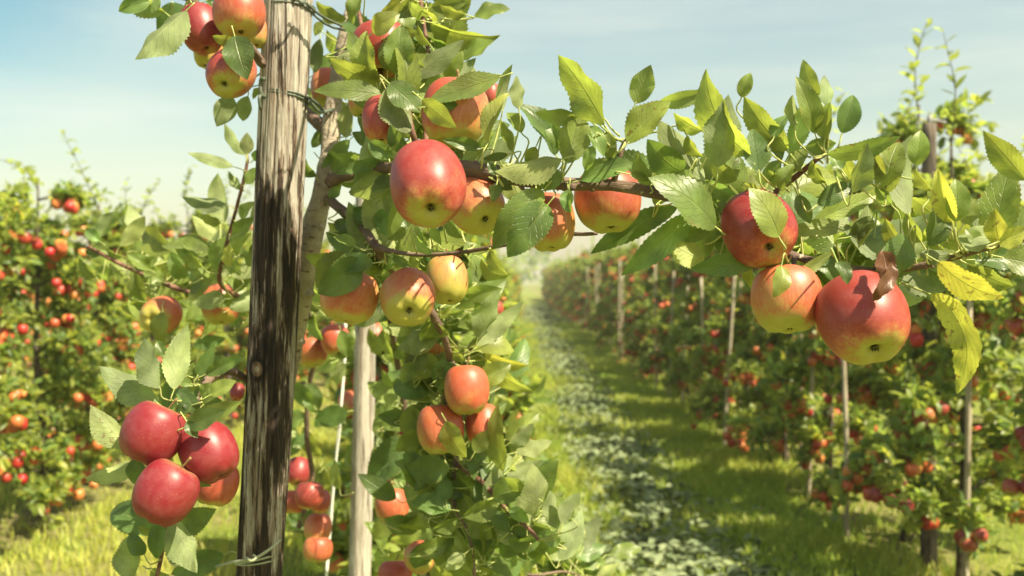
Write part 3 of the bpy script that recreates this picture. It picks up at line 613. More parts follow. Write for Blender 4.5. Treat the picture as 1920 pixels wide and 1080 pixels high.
# leaves of the near tree, read off the photograph: base x y, tip x y, width, code
# code: f facing, l sunlit face, s grazing, t lit from behind; capitals = pale underside shows; + = in front of an apple; y/v = yellower; d = darker green; * = brown spots
REG={1:(0,0,.5),2:(560,0,1/2.25),3:(1020,60,.463),4:(1440,60,.463),5:(0,540,.5),6:(540,440,.5926),0:(0,0,1)}
HL={0:"""705 150 688 62 58 ty+;742 140 752 50 56 f+;700 62 748 28 50 ty+;680 130 655 60 46 l+;735 70 780 60 46 t+;770 150 740 100 44 L+""",2:"""200 80 80 10 60 ty;345 170 400 60 105 l;375 300 385 150 55 ty+;345 345 140 250 75 ty+;355 400 75 385 70 l+;380 350 512 470 110 fd+;368 375 465 558 110 L+
200 580 215 440 65 Ly;200 440 110 460 50 ty;400 170 490 80 60 l;555 190 505 105 45 ty;555 95 838 145 85 ty;740 70 885 40 50 l;550 70 470 10 55 ty;480 330 690 175 75 L+
620 330 690 220 60 t+;690 250 820 175 55 l;850 325 555 425 85 l+;520 420 660 535 65 ty+;560 450 668 440 55 fd+;460 640 390 530 75 sd+;395 660 300 600 65 sd+;350 680 160 735 45 l
215 590 100 705 50 l;775 625 615 590 55 fd+;885 650 780 670 30 sd;860 470 900 280 45 L;930 460 920 325 70 L;800 600 900 400 60 tv;905 640 850 510 35 ty;1085 655 925 450 80 ld;1110 670 840 720 112 Ly
1180 490 1005 475 60 ty;1130 690 1190 470 118 l;835 740 800 685 35 fd;835 780 820 850 40 fd+;835 765 900 800 40 fd+;1010 800 1060 730 60 sd;1030 805 830 1040 115 l+;1050 865 890 1075 135 fd+;1140 800 1130 890 62 sd+
375 730 315 840 50 f;150 935 230 975 60 f;270 870 240 960 60 fd;300 880 290 1070 45 fd;350 880 365 990 60 fd;400 780 410 930 60 L;75 745 20 650 60 t;560 950 600 1030 75 t;630 930 690 1000 60 t;100 90 70 150 40 ty
90 165 70 300 45 L;430 10 350 50 45 tv;560 30 700 10 60 ty;640 200 560 160 50 t;700 60 600 20 60 ty;480 300 560 230 55 t+;540 340 480 250 60 t+;250 330 200 420 55 t;330 620 230 560 50 f;300 780 220 820 60 ty;420 840 380 1000 55 l
450 960 380 1010 50 ty;500 1000 560 1070 60 t;240 1040 150 1000 60 l;180 780 120 860 50 t;120 560 60 620 50 f;700 560 660 640 40 f;760 660 820 560 45 l;940 560 880 480 55 f;1000 620 960 700 60 f;700 470 760 560 40 f;290 240 250 120 60 t""",
3:"""245 375 65 105 112 ty;370 290 430 140 98 ty;340 450 505 290 135 ty*;460 290 675 240 60 ty;150 600 365 540 80 ld+;250 400 270 520 55 f;345 575 455 595 32 f;430 620 380 490 50 ty;560 565 425 440 115 sd;650 605 472 368 105 L
640 400 530 330 95 ty*;705 550 745 268 125 L;835 500 665 165 115 ty;800 265 835 170 80 t*;870 565 845 400 155 fd;985 480 818 270 100 ty;695 790 435 600 115 l;540 710 205 890 88 ld;600 735 325 975 95 fd
650 600 790 680 55 sd;670 790 525 820 60 t;650 935 495 850 82 Ly;885 920 600 960 78 fd+;950 830 835 640 115 l+;780 600 680 520 70 ty;620 610 700 710 70 sd;100 650 110 730 62 sd+;830 950 840 1035 55 ty;960 950 930 1070 85 l+;180 380 240 500 50 f
60 470 20 360 60 f;200 460 170 560 50 f;560 640 480 560 50 f;740 690 690 740 50 fd;720 600 790 560 60 t;900 610 960 520 60 t;960 640 1010 540 70 t;590 560 540 640 55 f;470 560 520 520 40 Ly;880 640 800 610 50 ty;60 560 0 640 60 fd
470 640 560 600 40 fd;580 420 640 500 60 t;930 430 980 340 60 t;700 440 640 380 60 f""",
4:"""190 410 115 190 75 f;205 265 145 118 55 ty;240 300 228 180 68 L;230 435 252 290 102 ty;300 410 342 262 88 fd;110 380 100 260 80 Ly;90 490 165 270 75 f;240 495 525 425 62 ty*;90 580 150 465 90 ty;150 470 270 450 60 t;340 600 300 475 52 ty
340 650 400 460 105 T;470 600 415 445 62 ty;480 655 530 455 92 ty*;570 740 582 430 85 L;600 540 618 405 70 t;200 700 330 620 60 sd;180 770 460 650 62 ty;120 660 170 770 60 sd;650 870 680 680 80 f;330 830 640 740 125 L
350 840 410 750 60 ty+;340 790 30 830 52 ly+;560 830 440 985 105 fd+;100 1010 260 890 40 ty+;745 770 690 560 80 tv*;760 770 760 600 80 f;790 780 840 680 60 ty;650 680 690 610 40 ty;1045 600 880 410 92 ty
940 860 920 720 78 tv*;930 850 1045 800 92 tv;780 880 900 780 82 L;740 900 620 900 52 L;690 930 945 1070 92 tv*;810 940 985 1025 85 ty;280 930 320 1020 60 fd+;200 900 270 1010 60 fd+;0 400 50 520 60 f;420 760 360 880 60 ty+
560 880 480 760 70 ty+;620 850 560 740 60 ty;500 700 440 620 50 t;60 620 0 560 60 t;300 560 250 480 50 fd;700 700 660 800 50 f;860 870 800 800 50 f;230 610 180 520 60 ty;560 930 640 850 50 L;660 640 600 560 50 ty""",
5:"""590 432 383 300 98 L;600 376 545 196 108 L;652 380 702 148 84 L;470 600 345 445 115 L*+;510 660 325 710 55 Ly;640 460 620 360 52 fd;740 330 800 225 50 l;770 325 915 255 42 f;755 510 900 430 55 ly+;700 520 840 460 60 fd+
490 1095 500 930 112 L;540 1000 490 920 60 fd;600 890 590 1010 70 fd;650 870 735 1060 112 L;840 1000 650 1070 80 fd;570 920 520 895 35 ty;610 90 612 205 60 ty+;890 50 775 50 42 fd+;730 420 670 380 50 fd;720 440 660 460 50 fd+
750 400 800 360 50 f;740 470 700 400 45 fd;700 330 730 280 40 f;780 300 830 260 40 fd;720 360 660 350 40 f;700 500 740 560 40 fd+;760 440 820 380 50 t;790 400 880 350 50 ty;620 260 590 200 40 fd;690 700 790 740 30 sd;500 640 540 740 60 sd;360 -40 300 -110 60 t""",
1:"""560 5 450 40 60 t;700 38 515 215 135 T;690 60 640 172 60 t;880 150 800 135 55 ty+;880 135 925 292 98 fd+;870 360 815 470 82 L;930 360 912 450 68 L;875 625 710 575 36 L;920 580 845 465 42 L;925 580 927 500 58 Ly;910 710 860 645 52 L
920 690 970 630 50 ty;850 770 690 740 46 L;830 835 755 805 30 ty;375 890 440 795 56 L;455 920 540 815 50 Ly;500 940 585 905 30 l;375 905 325 865 40 fd;370 960 320 940 25 f;860 1000 865 915 82 tv;800 1000 850 890 60 t;905 820 955 760 50 ty
600 0 570 50 40 t;700 20 760 -20 60 t;980 330 950 370 40 ty;930 190 985 130 40 f;950 600 985 560 40 fd;640 1000 700 930 60 f;700 1040 640 960 60 fd;560 1010 480 955 60 f;760 1000 690 930 60 ty;740 960 660 935 40 t;520 990 590 960 40 ty
880 880 950 820 50 ty;890 960 940 880 50 ty;620 1060 540 1020 50 f;460 960 400 930 40 t;760 1060 700 1000 60 fd;900 1040 860 960 60 t;930 1000 970 930 50 ty;790 1080 720 1060 50 t""",
6:"""230 80 100 182 95 fd+;270 90 140 110 56 fd+;330 70 395 105 28 f+;560 20 602 140 72 l;640 50 695 125 72 ty;600 330 665 180 62 L;600 350 740 215 48 L;620 375 755 410 36 tv;625 395 768 490 42 ty;600 460 700 410 70 ty
470 340 535 295 52 f;385 390 310 330 50 t;430 400 370 350 50 f;560 400 510 340 50 ty;440 505 320 440 82 ld;440 500 430 400 58 fd;435 530 312 592 36 L;410 650 258 775 102 ld;420 690 300 760 70 sd;510 740 385 740 78 f
500 590 562 700 62 ty+;590 690 632 620 42 ty+;680 750 665 540 48 ty+;560 680 690 780 130 fd;700 660 775 600 72 L;720 690 830 655 66 L;780 830 690 770 60 ty;650 830 755 790 75 f;780 890 770 730 62 L;850 930 830 815 52 L
870 920 922 820 62 L;640 1010 755 995 52 l;665 850 558 890 78 ty;515 870 395 850 82 ld;400 870 275 850 42 L;600 900 620 1010 55 f;560 830 480 770 60 fd;500 840 490 760 50 fd;640 720 600 640 50 f;560 240 510 250 60 t;610 260 540 290 50 f
520 230 470 260 40 ty;420 280 385 300 40 sd;470 460 520 420 50 f;330 540 280 590 60 f;470 560 440 620 50 fd;300 610 380 560 50 f;860 980 800 940 40 f;900 900 850 830 40 f;700 870 760 910 50 fd;640 880 700 940 60 fd;540 900 460 930 60 t
480 960 400 1000 60 f;560 1010 500 1060 60 L;720 1050 660 1000 60 f;420 930 330 960 60 ty;330 900 270 960 60 ty;150 600 90 560 60 fd;80 540 20 470 80 fd;60 470 90 560 60 fd;190 560 90 580 70 sd;120 900 60 990 60 fd;40 900 0 860 60 fd
100 870 50 920 50 f;60 1000 110 1060 50 ty;30 960 80 1010 50 ty;100 240 60 200 60 ty;80 250 110 330 50 t;130 200 70 170 50 t;60 380 10 420 50 ty;300 300 330 380 50 ty;320 350 380 310 60 l;350 480 300 430 60 t;390 560 330 620 60 f"""}
NC={'f':(.12,-1,.18),'l':(.45,-.62,.55),'s':(-.35,-.9,-.15),'t':(-.62,-.62,-.42)}
def nearest(px,py):
    best=None
    for b in BR:
        q=(b['S'][:,0]-px)**2+(b['S'][:,1]-py)**2; i=int(q.argmin())
        if best is None or q[i]<best[0]: best=(q[i],b,i)
    return best
ACC={}
def put_leaf(base,tip,w,code,bb,bp):
    k=base-tip
    ax=(tip-base); Lc=ax.length; ax.normalize()
    c=code[0]; n=Vector(NC[c.lower()])+Vector(rng.normal(0,.16,3).tolist()); n.normalize()
    n=n-ax*n.dot(ax); n.normalize()
    view=(CL-base).normalized(); vp=(view-ax*view.dot(ax))
    for _q in range(4):
        if abs(n.dot(view))<(.78 if '+' in code else .62): n=(n+vp*.35).normalized()
    cosv=max(.5,abs(n.dot(view)))
    Lc*=1.05; Wd=min(w*1.22/cosv,Lc*.66)
    th=float(np.clip(rng.normal(.65,.5),-.5,1.7))
    if c.isupper(): n=-n; th=-th*.6 if rng.random()<.5 else th*.8
    a2=ax*math.cos(th/2)+n*math.sin(th/2); n2=n*math.cos(th/2)-ax*math.sin(th/2)
    Ll=Lc/(math.sin(th/2)/(th/2) if abs(th)>.01 else 1)
    yel=.33 if 'y' in code else (.75 if 'v' in code else .16)
    if 'd' in code: yel=0.0
    yel=min(1,max(0,yel+rng.normal(0,.07)))
    tone=(yel,float(np.clip(.5+rng.normal(0,.18)-(.12 if 'd' in code else 0),0,1)),.62 if '*' in code else (0.3 if rng.random()<.12 else 0),1)
    ACC.setdefault(id(bb),[bb,[]])[1].append((loc(base),a2,n2,Ll,Wd,th,float(rng.uniform(.10,.60)),float(rng.uniform(.02,.085)),tone))
    # petiole
    d=bp-base; m=min(d.length,.05)
    back=base-ax*min(.014,d.length*.5)
    end=back+(bp-back).normalized()*m if (bp-back).length>.003 else bp
    V,F,U=tube([base+ax*.002,base-ax*.003,back,(back+end)/2-Vector((0,0,.002)),end],[.0007,.0008,.0009,.0010,.0013],6,3)
    bb['leaf'].add(loc(V),F,U,m=1)
for rg,txt in HL.items():
    ox,oy,k=REG[rg]
    for s in txt.replace('\n',';').split(';'):
        p=s.split()
        if len(p)<6: continue
        bx,by,tx,ty,w=[float(v) for v in p[:5]]; code=p[5]
        bx,by,tx,ty,w=ox+bx*k,oy+by*k,ox+tx*k,oy+ty*k,w*k
        q,bb,i=nearest(bx,by); sx_,sy_,sd_,_=bb['S'][i]
        d=sd_+rng.uniform(-.02,.03)-.05*min(w,60)/60
        mx,my=(bx+tx)/2,(by+ty)/2
        ov=[h for h in HERO if ((mx-h[0])/(h[2]+w*.3))**2+((my-h[1])/(h[3]+w*.3))**2<1.2 and h[4]<2.1]
        dt=rng.uniform(-.3,.3)*math.hypot(tx-bx,ty-by)*d/FPX
        if ov:
            h=min(ov,key=lambda h:h[4]); R=h[2]*h[4]/FPX
            if '+' in code: d=min(d,h[4]-R*1.08); dt=rng.uniform(-.01,.004)
            else: d=max(d,h[4]+R*.55); dt=abs(dt)
        put_leaf(at(bx,by,d),at(tx,ty,d+dt),w*d/FPX,code,bb,at(sx_,sy_,sd_))
# the long yellow drooping leaf at the right, the dead brown leaf
def strip_leaf(pts,w,tone,bb,nrm):
    P=catmull([list(at(*p)) for p in pts],7); n=len(P); T=np.gradient(P,axis=0); T/=np.linalg.norm(T,axis=1)[:,None]
    t=np.linspace(0,1,n); pr=np.sin(PI*t**.8)**.8*(1+.05*np.where(np.arange(n)%2,1,-1)); pr[0]=.04;pr[-1]=.02
    N0=np.asarray(nrm,float); u=np.linspace(-1,1,7); V=[];U=[]
    for i in range(n):
        nn_=N0-T[i]*N0.dot(T[i]); nn_/=np.linalg.norm(nn_); sd=np.cross(T[i],nn_)
        for x in u:
            V.append(P[i]+sd*x*w/2*pr[i]+nn_*(abs(x)*.28*w/2*pr[i]+.0016*math.sin(i*.9+x*2)*abs(x))); U.append((x*.5+.5,t[i]))
    F=[(i*7+j,i*7+j+1,(i+1)*7+j+1,(i+1)*7+j) for i in range(n-1) for j in range(6)]
    bb['leaf'].add(loc(V),F,np.array(U),np.tile(tone,(len(V),1)))
strip_leaf([(1745,552,1.0),(1783,580,.985),(1812,640,.97),(1810,690,.98),(1795,738,.99)],.030,(.62,.75,.60,1),b_main,(-.62,-.75,-.3))
strip_leaf([(1672,492,.93),(1668,520,.925),(1650,545,.92),(1636,566,.925)],.015,(.3,.6,1.0,1),b_main,(.3,-.9,.3))
strip_leaf([(1655,470,.95),(1662,500,.935),(1658,535,.93)],.019,(.3,.8,1.0,1),b_main,(-.5,-.8,.3))
b=b_main['leaf']; V,F,U=tube([at(1690,530,1.02),at(1715,540,1.01),at(1745,552,1.0)],[.0014,.0011,.001],6,4); b.add(loc(V),F,m=1)
# filler leaves along the branches
def filler(bb,i0,i1,n,spread,back=0.06,yel=.2,size=(.05,.082)):
    S_=bb['S']
    for _ in range(n):
        i=rng.integers(int(i0*(len(S_)-1)),int(i1*(len(S_)-1))+1); x,y,d,w=S_[i]
        bx,by=x+rng.normal(0,spread),y+rng.normal(0,spread)
        if 646<bx<712 and by>575: continue
        dd=d+back+rng.uniform(0,.07); a=rng.uniform(0,2*PI); Lp=rng.uniform(*size)
        base=at(bx,by,dd)
        if any(((bx-h[0])/(h[2]*1.1))**2+((by-h[1])/(h[3]*1.1))**2<1 and abs(dd-h[4])<.07 for h in HERO): continue
        tip=base+Vector((math.cos(a)*Lp,rng.uniform(-.3,.7)*Lp,math.sin(a)*Lp*.9+.015))
        code=random.choice(['f','l','ly','t','ty','L','Ly','ty','fd'])
        put_leaf(base,tip,Lp*.42,code,bb,at(x,y,d))
filler(b_main,.05,.3,26,22); filler(b_main,.45,.8,46,26); filler(b_main,.8,.97,14,16,.04)
filler(b_low,.2,.7,30,24,.05); filler(b_hang,.1,1,90,42,.05); filler(b_tw,.1,1,34,34,.02); filler(b_hang,.5,1,90,56,0.0); filler(b_hang,.05,.5,30,34,0.03); filler(b_bot,0,1,90,32,.02); filler(b_left,.5,1,20,16,.05,size=(.03,.05)); filler(b_ll,.4,1,6,10,.03)
filler(b_top,.1,1,14,30,-.04); filler(b_up,.1,1,60,46,.05); filler(b_top0,0,1,8,14,.04); filler(b_stub,.6,1,10,26,.04)
filler(b_rm,.25,1,18,30,.10); filler(b_rr,.15,1,110,46,.15); filler(b_sh,.2,.45,26,34,.05); filler(b_lf,0,.7,40,34,.05); filler(trunk,.55,.9,5,36,.10)
for bb,Ls in ACC.values():
    P=np.array([l[0] for l in Ls]); A=np.array([list(l[1]) for l in Ls]); N=np.array([list(l[2]) for l in Ls]); g=lambda k:np.array([l[k] for l in Ls])
    V,F,U,C=leaf_arrays(P,A,N,g(3),g(4),g(5),g(6),g(7),g(8),34,3,.05); bb['leaf'].add(V,F,U,C)
for bb in BR:
    if bb['leaf'].n: mkobj('leaves',bb['leaf'].mesh('apple_leaves',[M_LEAF,M_PET]),bb['o'])

# ------------------------------------------------------------ the orchard rows behind
class Variant: pass
def make_variant(seed,H=2.05,wid=.52,dens=1.0,shoots=4):
    r=np.random.default_rng(seed); v=Variant(); tb=Bag(); P=[];A=[];N=[];Z=[];Y=[]; ap=[]
    lead=[(0,0,-.05),(r.normal(0,.02),r.normal(0,.02),.5),(r.normal(0,.03),r.normal(0,.03),1.1),(r.normal(0,.04),r.normal(0,.04),1.6),(r.normal(0,.05),r.normal(0,.05),H)]
    V,F,U=tube(lead,[.032,.027,.022,.015,.006],8,5,.06,r); tb.add(V,F)
    LS=catmull(lead,12)
    def rosette(p,out_,n,sz=.07):
        for _ in range(n):
            d=np.array(out_)*.5+r.normal(0,.55,3); d[2]+=.15; d/=np.linalg.norm(d)
            P.append(p+d*.012+r.normal(0,.012,3)); A.append(d)
            nr=np.array([r.normal(0,.55),r.normal(0,.55),1.0])+np.array(out_)*.3; N.append(nr)
            Z.append(r.uniform(.85,1.35)*sz); Y.append((float(np.clip(r.normal(.27,.18)+(.4 if r.random()<.06 else 0),0,1)),float(np.clip(r.normal(.5,.22),0,1)),0,1))
    nl=int(26*dens)
    for i in range(nl):
        z=.27+(H-.37)*(i/nl)**1.1+r.normal(0,.04); az=i*2.399+r.normal(0,.3); Lb=wid*(1.05-.55*max(0,(z-.5)/(H-.5)))*r.uniform(.65,1.15)
        o=LS[np.abs(LS[:,2]-z).argmin()]; dr=np.array([math.cos(az),math.sin(az),r.uniform(-.05,.5)])
        pts=[o,o+dr*Lb*.4,o+dr*Lb*.75+np.array([0,0,-.03]),o+dr*Lb+np.array([0,0,r.uniform(-.24,.05)*(1.3 if z<.8 else .8)])]
        V,F,U=tube(pts,[.009,.007,.005,.003],5,3,.05,r); tb.add(V,F)
        C=catmull(pts,6)
        for q in range(3,len(C)):
            for _ in range(2 if q>6 else 1): rosette(C[q]+r.normal(0,.022,3),dr,int(r.integers(3,6)),.068)
            if r.random()<.36:
                tw=C[q]; d2=dr*.4+r.normal(0,.6,3); d2/=np.linalg.norm(d2); L2=r.uniform(.08,.2)
                V,F,U=tube([tw,tw+d2*L2*.5,tw+d2*L2],[.004,.003,.002],4,2,.05,r); tb.add(V,F)
                for s in (.35,.6,.85,1): rosette(tw+d2*L2*s,d2,3,.065)
        for _ in range(int(r.integers(2,7))):
            q=C[int(r.integers(len(C)//2,len(C)))]; p=q+np.array([r.normal(0,.03),r.normal(0,.03),-.05-r.uniform(0,.03)])
            for _k in range(int(r.choice([1,1,2,3]))):
                ap.append(p+r.normal(0,.035,3)*(_k>0)*np.array([1,1,.7])*1.4)
    for s in range(shoots):
        o=np.array([r.normal(0,.12),r.normal(0,.12),H-.3-r.uniform(0,.4)]) if s else LS[-2]
        d=np.array([r.normal(0,.25),r.normal(0,.25),1.]); Ls=r.uniform(.25,.6); bend=np.array([r.normal(0,.10),r.normal(0,.10),0]); pts=[o,o+d*Ls*.5,o+d*Ls+bend]; SC=catmull(pts,10)
        V,F,U=tube(pts,[.0045,.0032,.0015],5,3,.03,r); tb.add(V,F)
        for q,t in enumerate(np.linspace(.15,1,int(10+Ls*14))):
            a=q*2.4+r.normal(0,.4); dd=np.array([math.cos(a),math.sin(a),r.uniform(.2,1.2)]); P.append(SC[int(t*(len(SC)-1))]); A.append(dd); N.append(np.array([-math.cos(a)*.5,-math.sin(a)*.5,1])); Z.append(r.uniform(.085,.12)*(1.1-.35*t)); Y.append((.3,float(r.random()),0,1))
    k=len(P); Z=np.array(Z)
    V,F,U,C=leaf_arrays(np.array(P),np.array(A),np.array(N),Z,Z*r.uniform(.45,.6,k),r.normal(.7,.5,k),r.uniform(.15,.6,k),np.zeros(k),np.array(Y),4,1)
    v.crown=mesh_np('tree_crown',V,F,M_LEAF2,True,U,C); v.trunk=tb.mesh('tree_trunk',M_FARBARK); v.ap=np.array(ap); v.H=H; v.k=k
    return v
VARS=[make_variant(11,2.3,.50,1.3),make_variant(12,2.2,.47,1.25),make_variant(13,2.45,.52,1.35),make_variant(14,2.15,.48,1.2,5),make_variant(15,2.35,.52,1.3,4)]
SPARSE=[make_variant(21,2.2,.55,.75,6),make_variant(22,2.05,.5,.72,6),make_variant(23,2.35,.55,.75,7)]
OWN=[make_variant(31,1.95,.42,1.0,4),make_variant(32,1.85,.40,1.0,3)]
ALLAP=[]   # (distance, pos, treelabel, group, zrel)
ORD=['nearest','second','third','fourth','fifth','sixth','seventh','eighth','ninth','tenth','eleventh','twelfth']
def place_tree(v,x,y,rz,sc,label,group,tkey,apples=True,apple_keep=1.0):
    e=empty('apple_tree',(x,y,float(gz(np.array(x),np.array(y)))),label,'apple tree',group); e.rotation_euler=(0,0,rz); e.scale=(sc,sc,sc)
    mkobj('trunk',v.trunk,e); mkobj('crown',v.crown,e)
    c,s=math.cos(rz),math.sin(rz)
    for p in v.ap:
        if rng.random()>apple_keep: continue
        q=np.array([x+(p[0]*c-p[1]*s)*sc,y+(p[0]*s+p[1]*c)*sc,p[2]*sc]); ALLAP.append((q,tkey,x,y))
def row(X,Y0,n,step,vars_,rowname,group,keepfn=lambda y:1.0,nlab=9,miny=0):
    y=Y0; far='small far apple tree in the receding part of '+rowname; idx=0
    for i in range(n):
        v=vars_[int(rng.integers(len(vars_)))]; sc=rng.uniform(.86,1.08)*(1.05 if X<-2 and y<8 else .97)
        px=960+FPX*(X/y)
        vis=y>miny
        if vis and idx<min(nlab,len(ORD)): lab=f'{ORD[idx]} apple tree along {rowname}, counted from the camera'; key=(rowname,idx); idx+=1
        elif vis: lab=far; key=(rowname,99)
        else: lab='out of frame tree shading the alley'; key=None
        if key is None: lab=f'apple tree of {rowname} standing closest to the camera beyond the picture edge'
        place_tree(v,X+rng.normal(0,.06),y,rng.uniform(0,6.28),sc,lab,group,key,apple_keep=keepfn(y))
        y+=step*rng.uniform(.85,1.15)
row(2.22,3.75,74,1.05,VARS,'the right hand row','apple trees of the right hand row',miny=3.5,nlab=12)
row(-.50,3.55,50,1.05,OWN,'the near row','apple trees of the near row',nlab=8)
row(-3.1,4.3,56,.98,SPARSE[:2]+VARS[:3],'the left hand row','apple trees of the left hand row',nlab=12,miny=3)
row(4.85,7.0,34,1.3,VARS,'the row behind the right hand row','apple trees of the outer right row',lambda y:.7,nlab=0)
row(-5.75,9.5,32,1.5,SPARSE,'the outer left row','apple trees of the outer left row',nlab=0)
row(-8.4,14,26,2.0,VARS[:3],'the outermost left row','apple trees of the outermost left row',lambda y:.8,nlab=0)

# which apples show largest
def proj(q):
    p=RM.transposed()@(Vector(q)-CL); return (960+FPX*p.x/-p.z,540-FPX*p.y/-p.z,-p.z) if p.z<-.1 else (-999,-999,.01)
inview=[];rest=[]
for q,key,tx,ty in ALLAP:
    px,py,d=proj(q)
    (inview if (-15<px<1935 and -15<py<1095 and key is not None) else rest).append((d,px,py,q,key,tx,ty))
inview.sort(key=lambda a:a[0]); NI=max(0,298-NAPPLE); near=inview[:NI]; rest+=inview[NI:]
LOOKS=[((.95,.05,.4),'red'),((.72,.4,.4),'orange red'),((.55,.8,.5),'orange'),((.36,.8,.5),'yellowish')]
protos={}
seen={}
for d,px,py,q,key,tx,ty in near:
    kk=int(rng.choice([0,0,0,1,1,2,2,3])) if tx>0 else int(rng.choice([0,0,1,1,2,2,3])); lk,word=LOOKS[kk]
    z=q[2]; hw='low down' if z<.75 else ('at waist height' if z<1.15 else ('at chest height' if z<1.5 else ('high up' if z<1.85 else 'near the top')))
    side=('front ' if q[1]<ty-.1 else ('rear ' if q[1]>ty+.1 else ''))+('left side' if q[0]<tx-.12 else ('right side' if q[0]>tx+.12 else 'middle'))
    rown,i=key; tr=(ORD[i]+' tree' if i<99 else 'a far tree')+' in '+rown.replace('the ','',1)
    o=mkobj('apple',A_LO[int(rng.integers(3))],None,f'{word} apple {hw}, {side} of {tr}','apple','apples on the trees behind')
    R=rng.uniform(.029,.036); o.location=q; o.scale=(R,R,R*rng.uniform(.92,1.05)); up=Vector((rng.normal(0,.4),rng.normal(0,.4),1)); o.rotation_euler=frame_from(up,Vector((.6+rng.normal(0,.4),-.5,.4))).to_euler(); o.color=(lk[0]+rng.normal(0,.06),lk[1],lk[2],1)
# the rest: one object, with their own cheap skin
def far_apples():
    m,nt=mat('far apple skin'); a=node(nt,'ShaderNodeAttribute',attribute_name='tone'); s=node(nt,'ShaderNodeSeparateColor'); nt.links.new(a.outputs['Color'],s.inputs[0])
    c=mixc(nt,s.outputs[0],(.40,.02,.025),(.62,.26,.07)); out(nt,princ(nt,c,.35,.5))
    pr=[(0,.6),(.45,.88),(.85,.62),(1,0),(.8,-.65),(.4,-.92),(0,-.8)]; seg=8; th=np.arange(seg)/seg*2*PI
    B=np.concatenate([np.stack([np.cos(th)*r,np.sin(th)*r,np.full(seg,z)],1) for r,z in pr]); n=len(pr)
    BF=np.array([((i+1)*seg+j,(i+1)*seg+(j+1)%seg,i*seg+(j+1)%seg,i*seg+j) for i in range(n-1) for j in range(seg)])
    Q=np.array([r[3] for r in rest]); k=len(Q); R=rng.uniform(.028,.036,k)*(1+np.minimum(Q[:,1],60)*.004)
    V=(B[None]*R[:,None,None]+Q[:,None,:]).reshape(-1,3); F=(BF[None]+(np.arange(k)*len(B))[:,None,None]).reshape(-1,4)
    t=np.clip(rng.beta(.8,1.2,k),0,1); C=np.repeat(np.stack([t,t,t,np.ones(k)],1),len(B),0)
    mkobj('distant_apples',mesh_np('distant_apples',V,F,m,True,None,C),kind='stuff',label='mass of small far apples speckling the receding orchard rows',cat='apples')
    return k
nfar=far_apples()

# stakes and posts of the rows behind
sb=Bag(); V,F,U=tube([(0,0,-.05),(.004,0,.7),(-.004,.003,1.3),(0,0,1.9)],[.015,.014,.0135,.012],8,4,.04); sb.add(V,F); ME_ST=sb.mesh('stake',M_STAKE)
y=4.6; i=0
while y<34:
    lab=f'{ORD[i]} thin pale stake along the right hand row' if i<9 else 'small far stake in the receding part of the right hand row'
    o=mkobj('stake',ME_ST,None,lab,'stake','stakes tied to the right hand row trees'); o.location=(float(rng.choice([1.86,1.95,2.1]))+rng.normal(0,.04),y,0); o.rotation_euler=(rng.normal(0,.03),rng.normal(0,.03),rng.uniform(0,6)); o.scale=(1,1,rng.uniform(.8,1.05)); y+=rng.uniform(.7,1.1); i+=1
pm=post('wooden_post',(0,0,2.32),(0,0,-.05),.036,.045,M_POST3,'dark round post with metal cross arm rising above the right hand row',20,5,nz=30)
pm.location=(2.15,5.25,0); me_p=pm.data
for i,(x,y) in enumerate([(2.2,10.6),(2.2,16),(2.2,22),(2.2,29),(-.5,8.4),(-.5,15),(-3.1,9.2),(-3.05,15.5),(-3.05,23)]):
    o=pm.copy(); COL.objects.link(o); o.location=(x,y,0); o.rotation_euler=(0,0,rng.uniform(0,6)); o.scale=(1,1,.97 if x>0 else .78)
    rn='right hand' if x>0 else ('near' if x>-2 else 'left hand'); k=[0,1,2,3,0,1,0,1,2][i]
    o['label']=f'{["first","second","third","fourth"][k]} distant grey post standing in the {rn} row behind the foreground'
ab=Bag()
V,F,U=tube([(-.075,0,2.315),(-.03,0,2.338),(.03,0,2.338),(.085,0,2.325)],[.006,.007,.007,.006],8,3); ab.add(V,F)
V,F,U=tube([(0,0,2.30),(0,0,2.365)],[.012,.014],8,2); ab.add(V,F)
V,F,U=tube([(-.07,0,2.318),(-.02,0,2.25)],[.004,.004],6,2); ab.add(V,F)
c=mkobj('cross_arm',ab.mesh('cross_arm',M_STEEL),pm)
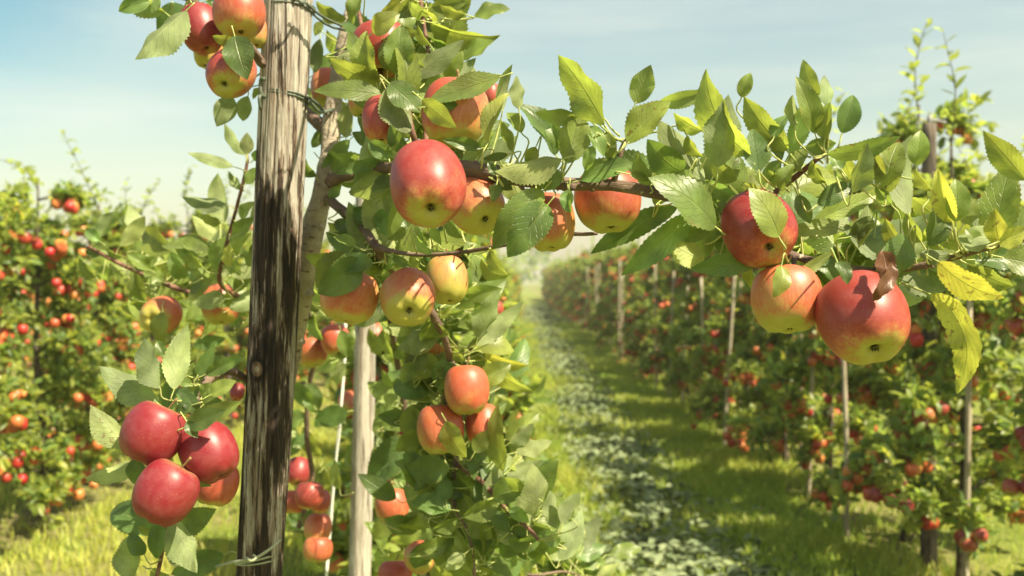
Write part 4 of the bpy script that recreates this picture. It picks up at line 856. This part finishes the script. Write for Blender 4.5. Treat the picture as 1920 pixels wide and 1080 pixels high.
# trellis wires
for X,zz,rn in ((2.15,1.9,'upper'),(2.15,1.1,'lower')):
    b=Bag(); P=[(X,3+i*4.,zz+.01*math.sin(i)) for i in range(14)]; V,F,U=tube(P,[.0016]*14,5,2); b.add(V,F)
    mkobj('trellis_wire',b.mesh('trellis_wire',M_STEEL),None,f'{rn} steel trellis wire running along the right hand row','wire','trellis wires')
# far wood on the horizon
def treeline():
    n=9000; x=rng.uniform(-260,200,n); y=rng.uniform(150,190,n); hh=4.5+2.2*np.sin(x*.05)+1.5*np.sin(x*.17+2)+.8*np.sin(x*.6)
    z=rng.uniform(0,1,n)**.6*hh; P=np.stack([x,y,z],1); A=rng.normal(0,1,(n,3)); N=rng.normal(0,1,(n,3)); s=rng.uniform(1.0,2.2,n)
    V,F,U,C=leaf_arrays(P,A,N,s,s*.7,rng.normal(0,.5,n),rng.uniform(.1,.6,n),np.zeros(n),np.stack([rng.uniform(0,.3,n),rng.random(n),np.zeros(n),np.ones(n)],1),2,1)
    mkobj('distant_wood',mesh_np('distant_wood',V,F,M_LEAF2,True,U,C),kind='stuff',label='low far wood along the horizon beyond the orchard',cat='wood')
treeline()
hz=bpy.data.materials.new('haze'); hz.use_nodes=True; hz.node_tree.nodes.clear()
pv=hz.node_tree.nodes.new('ShaderNodeVolumePrincipled'); pv.inputs['Density'].default_value=0.0018; pv.inputs['Color'].default_value=(.96,.92,.82,1); pv.inputs['Anisotropy'].default_value=0.2
ho=hz.node_tree.nodes.new('ShaderNodeOutputMaterial'); hz.node_tree.links.new(pv.outputs[0],ho.inputs['Volume'])
x0,x1,y0,y1,z0,z1=-1600,1600,-70,2600,-1.2,12
HV=[(x,y,z) for z in (z0,z1) for y in (y0,y1) for x in (x0,x1)]
hme=bpy.data.meshes.new('haze'); hme.from_pydata(HV,[],[(0,2,3,1),(4,5,7,6),(0,1,5,4),(2,6,7,3),(0,4,6,2),(1,3,7,5)]); hme.materials.append(hz)
mkobj('haze',hme,kind='stuff',label='thin warm haze hanging over the orchard',cat='haze')
print('hero',NAPPLE,'near',len(near),'far',nfar,'leaves',[v.k for v in VARS+SPARSE+OWN],'trees',sum(o.name.startswith('apple_tree') for o in bpy.data.objects))
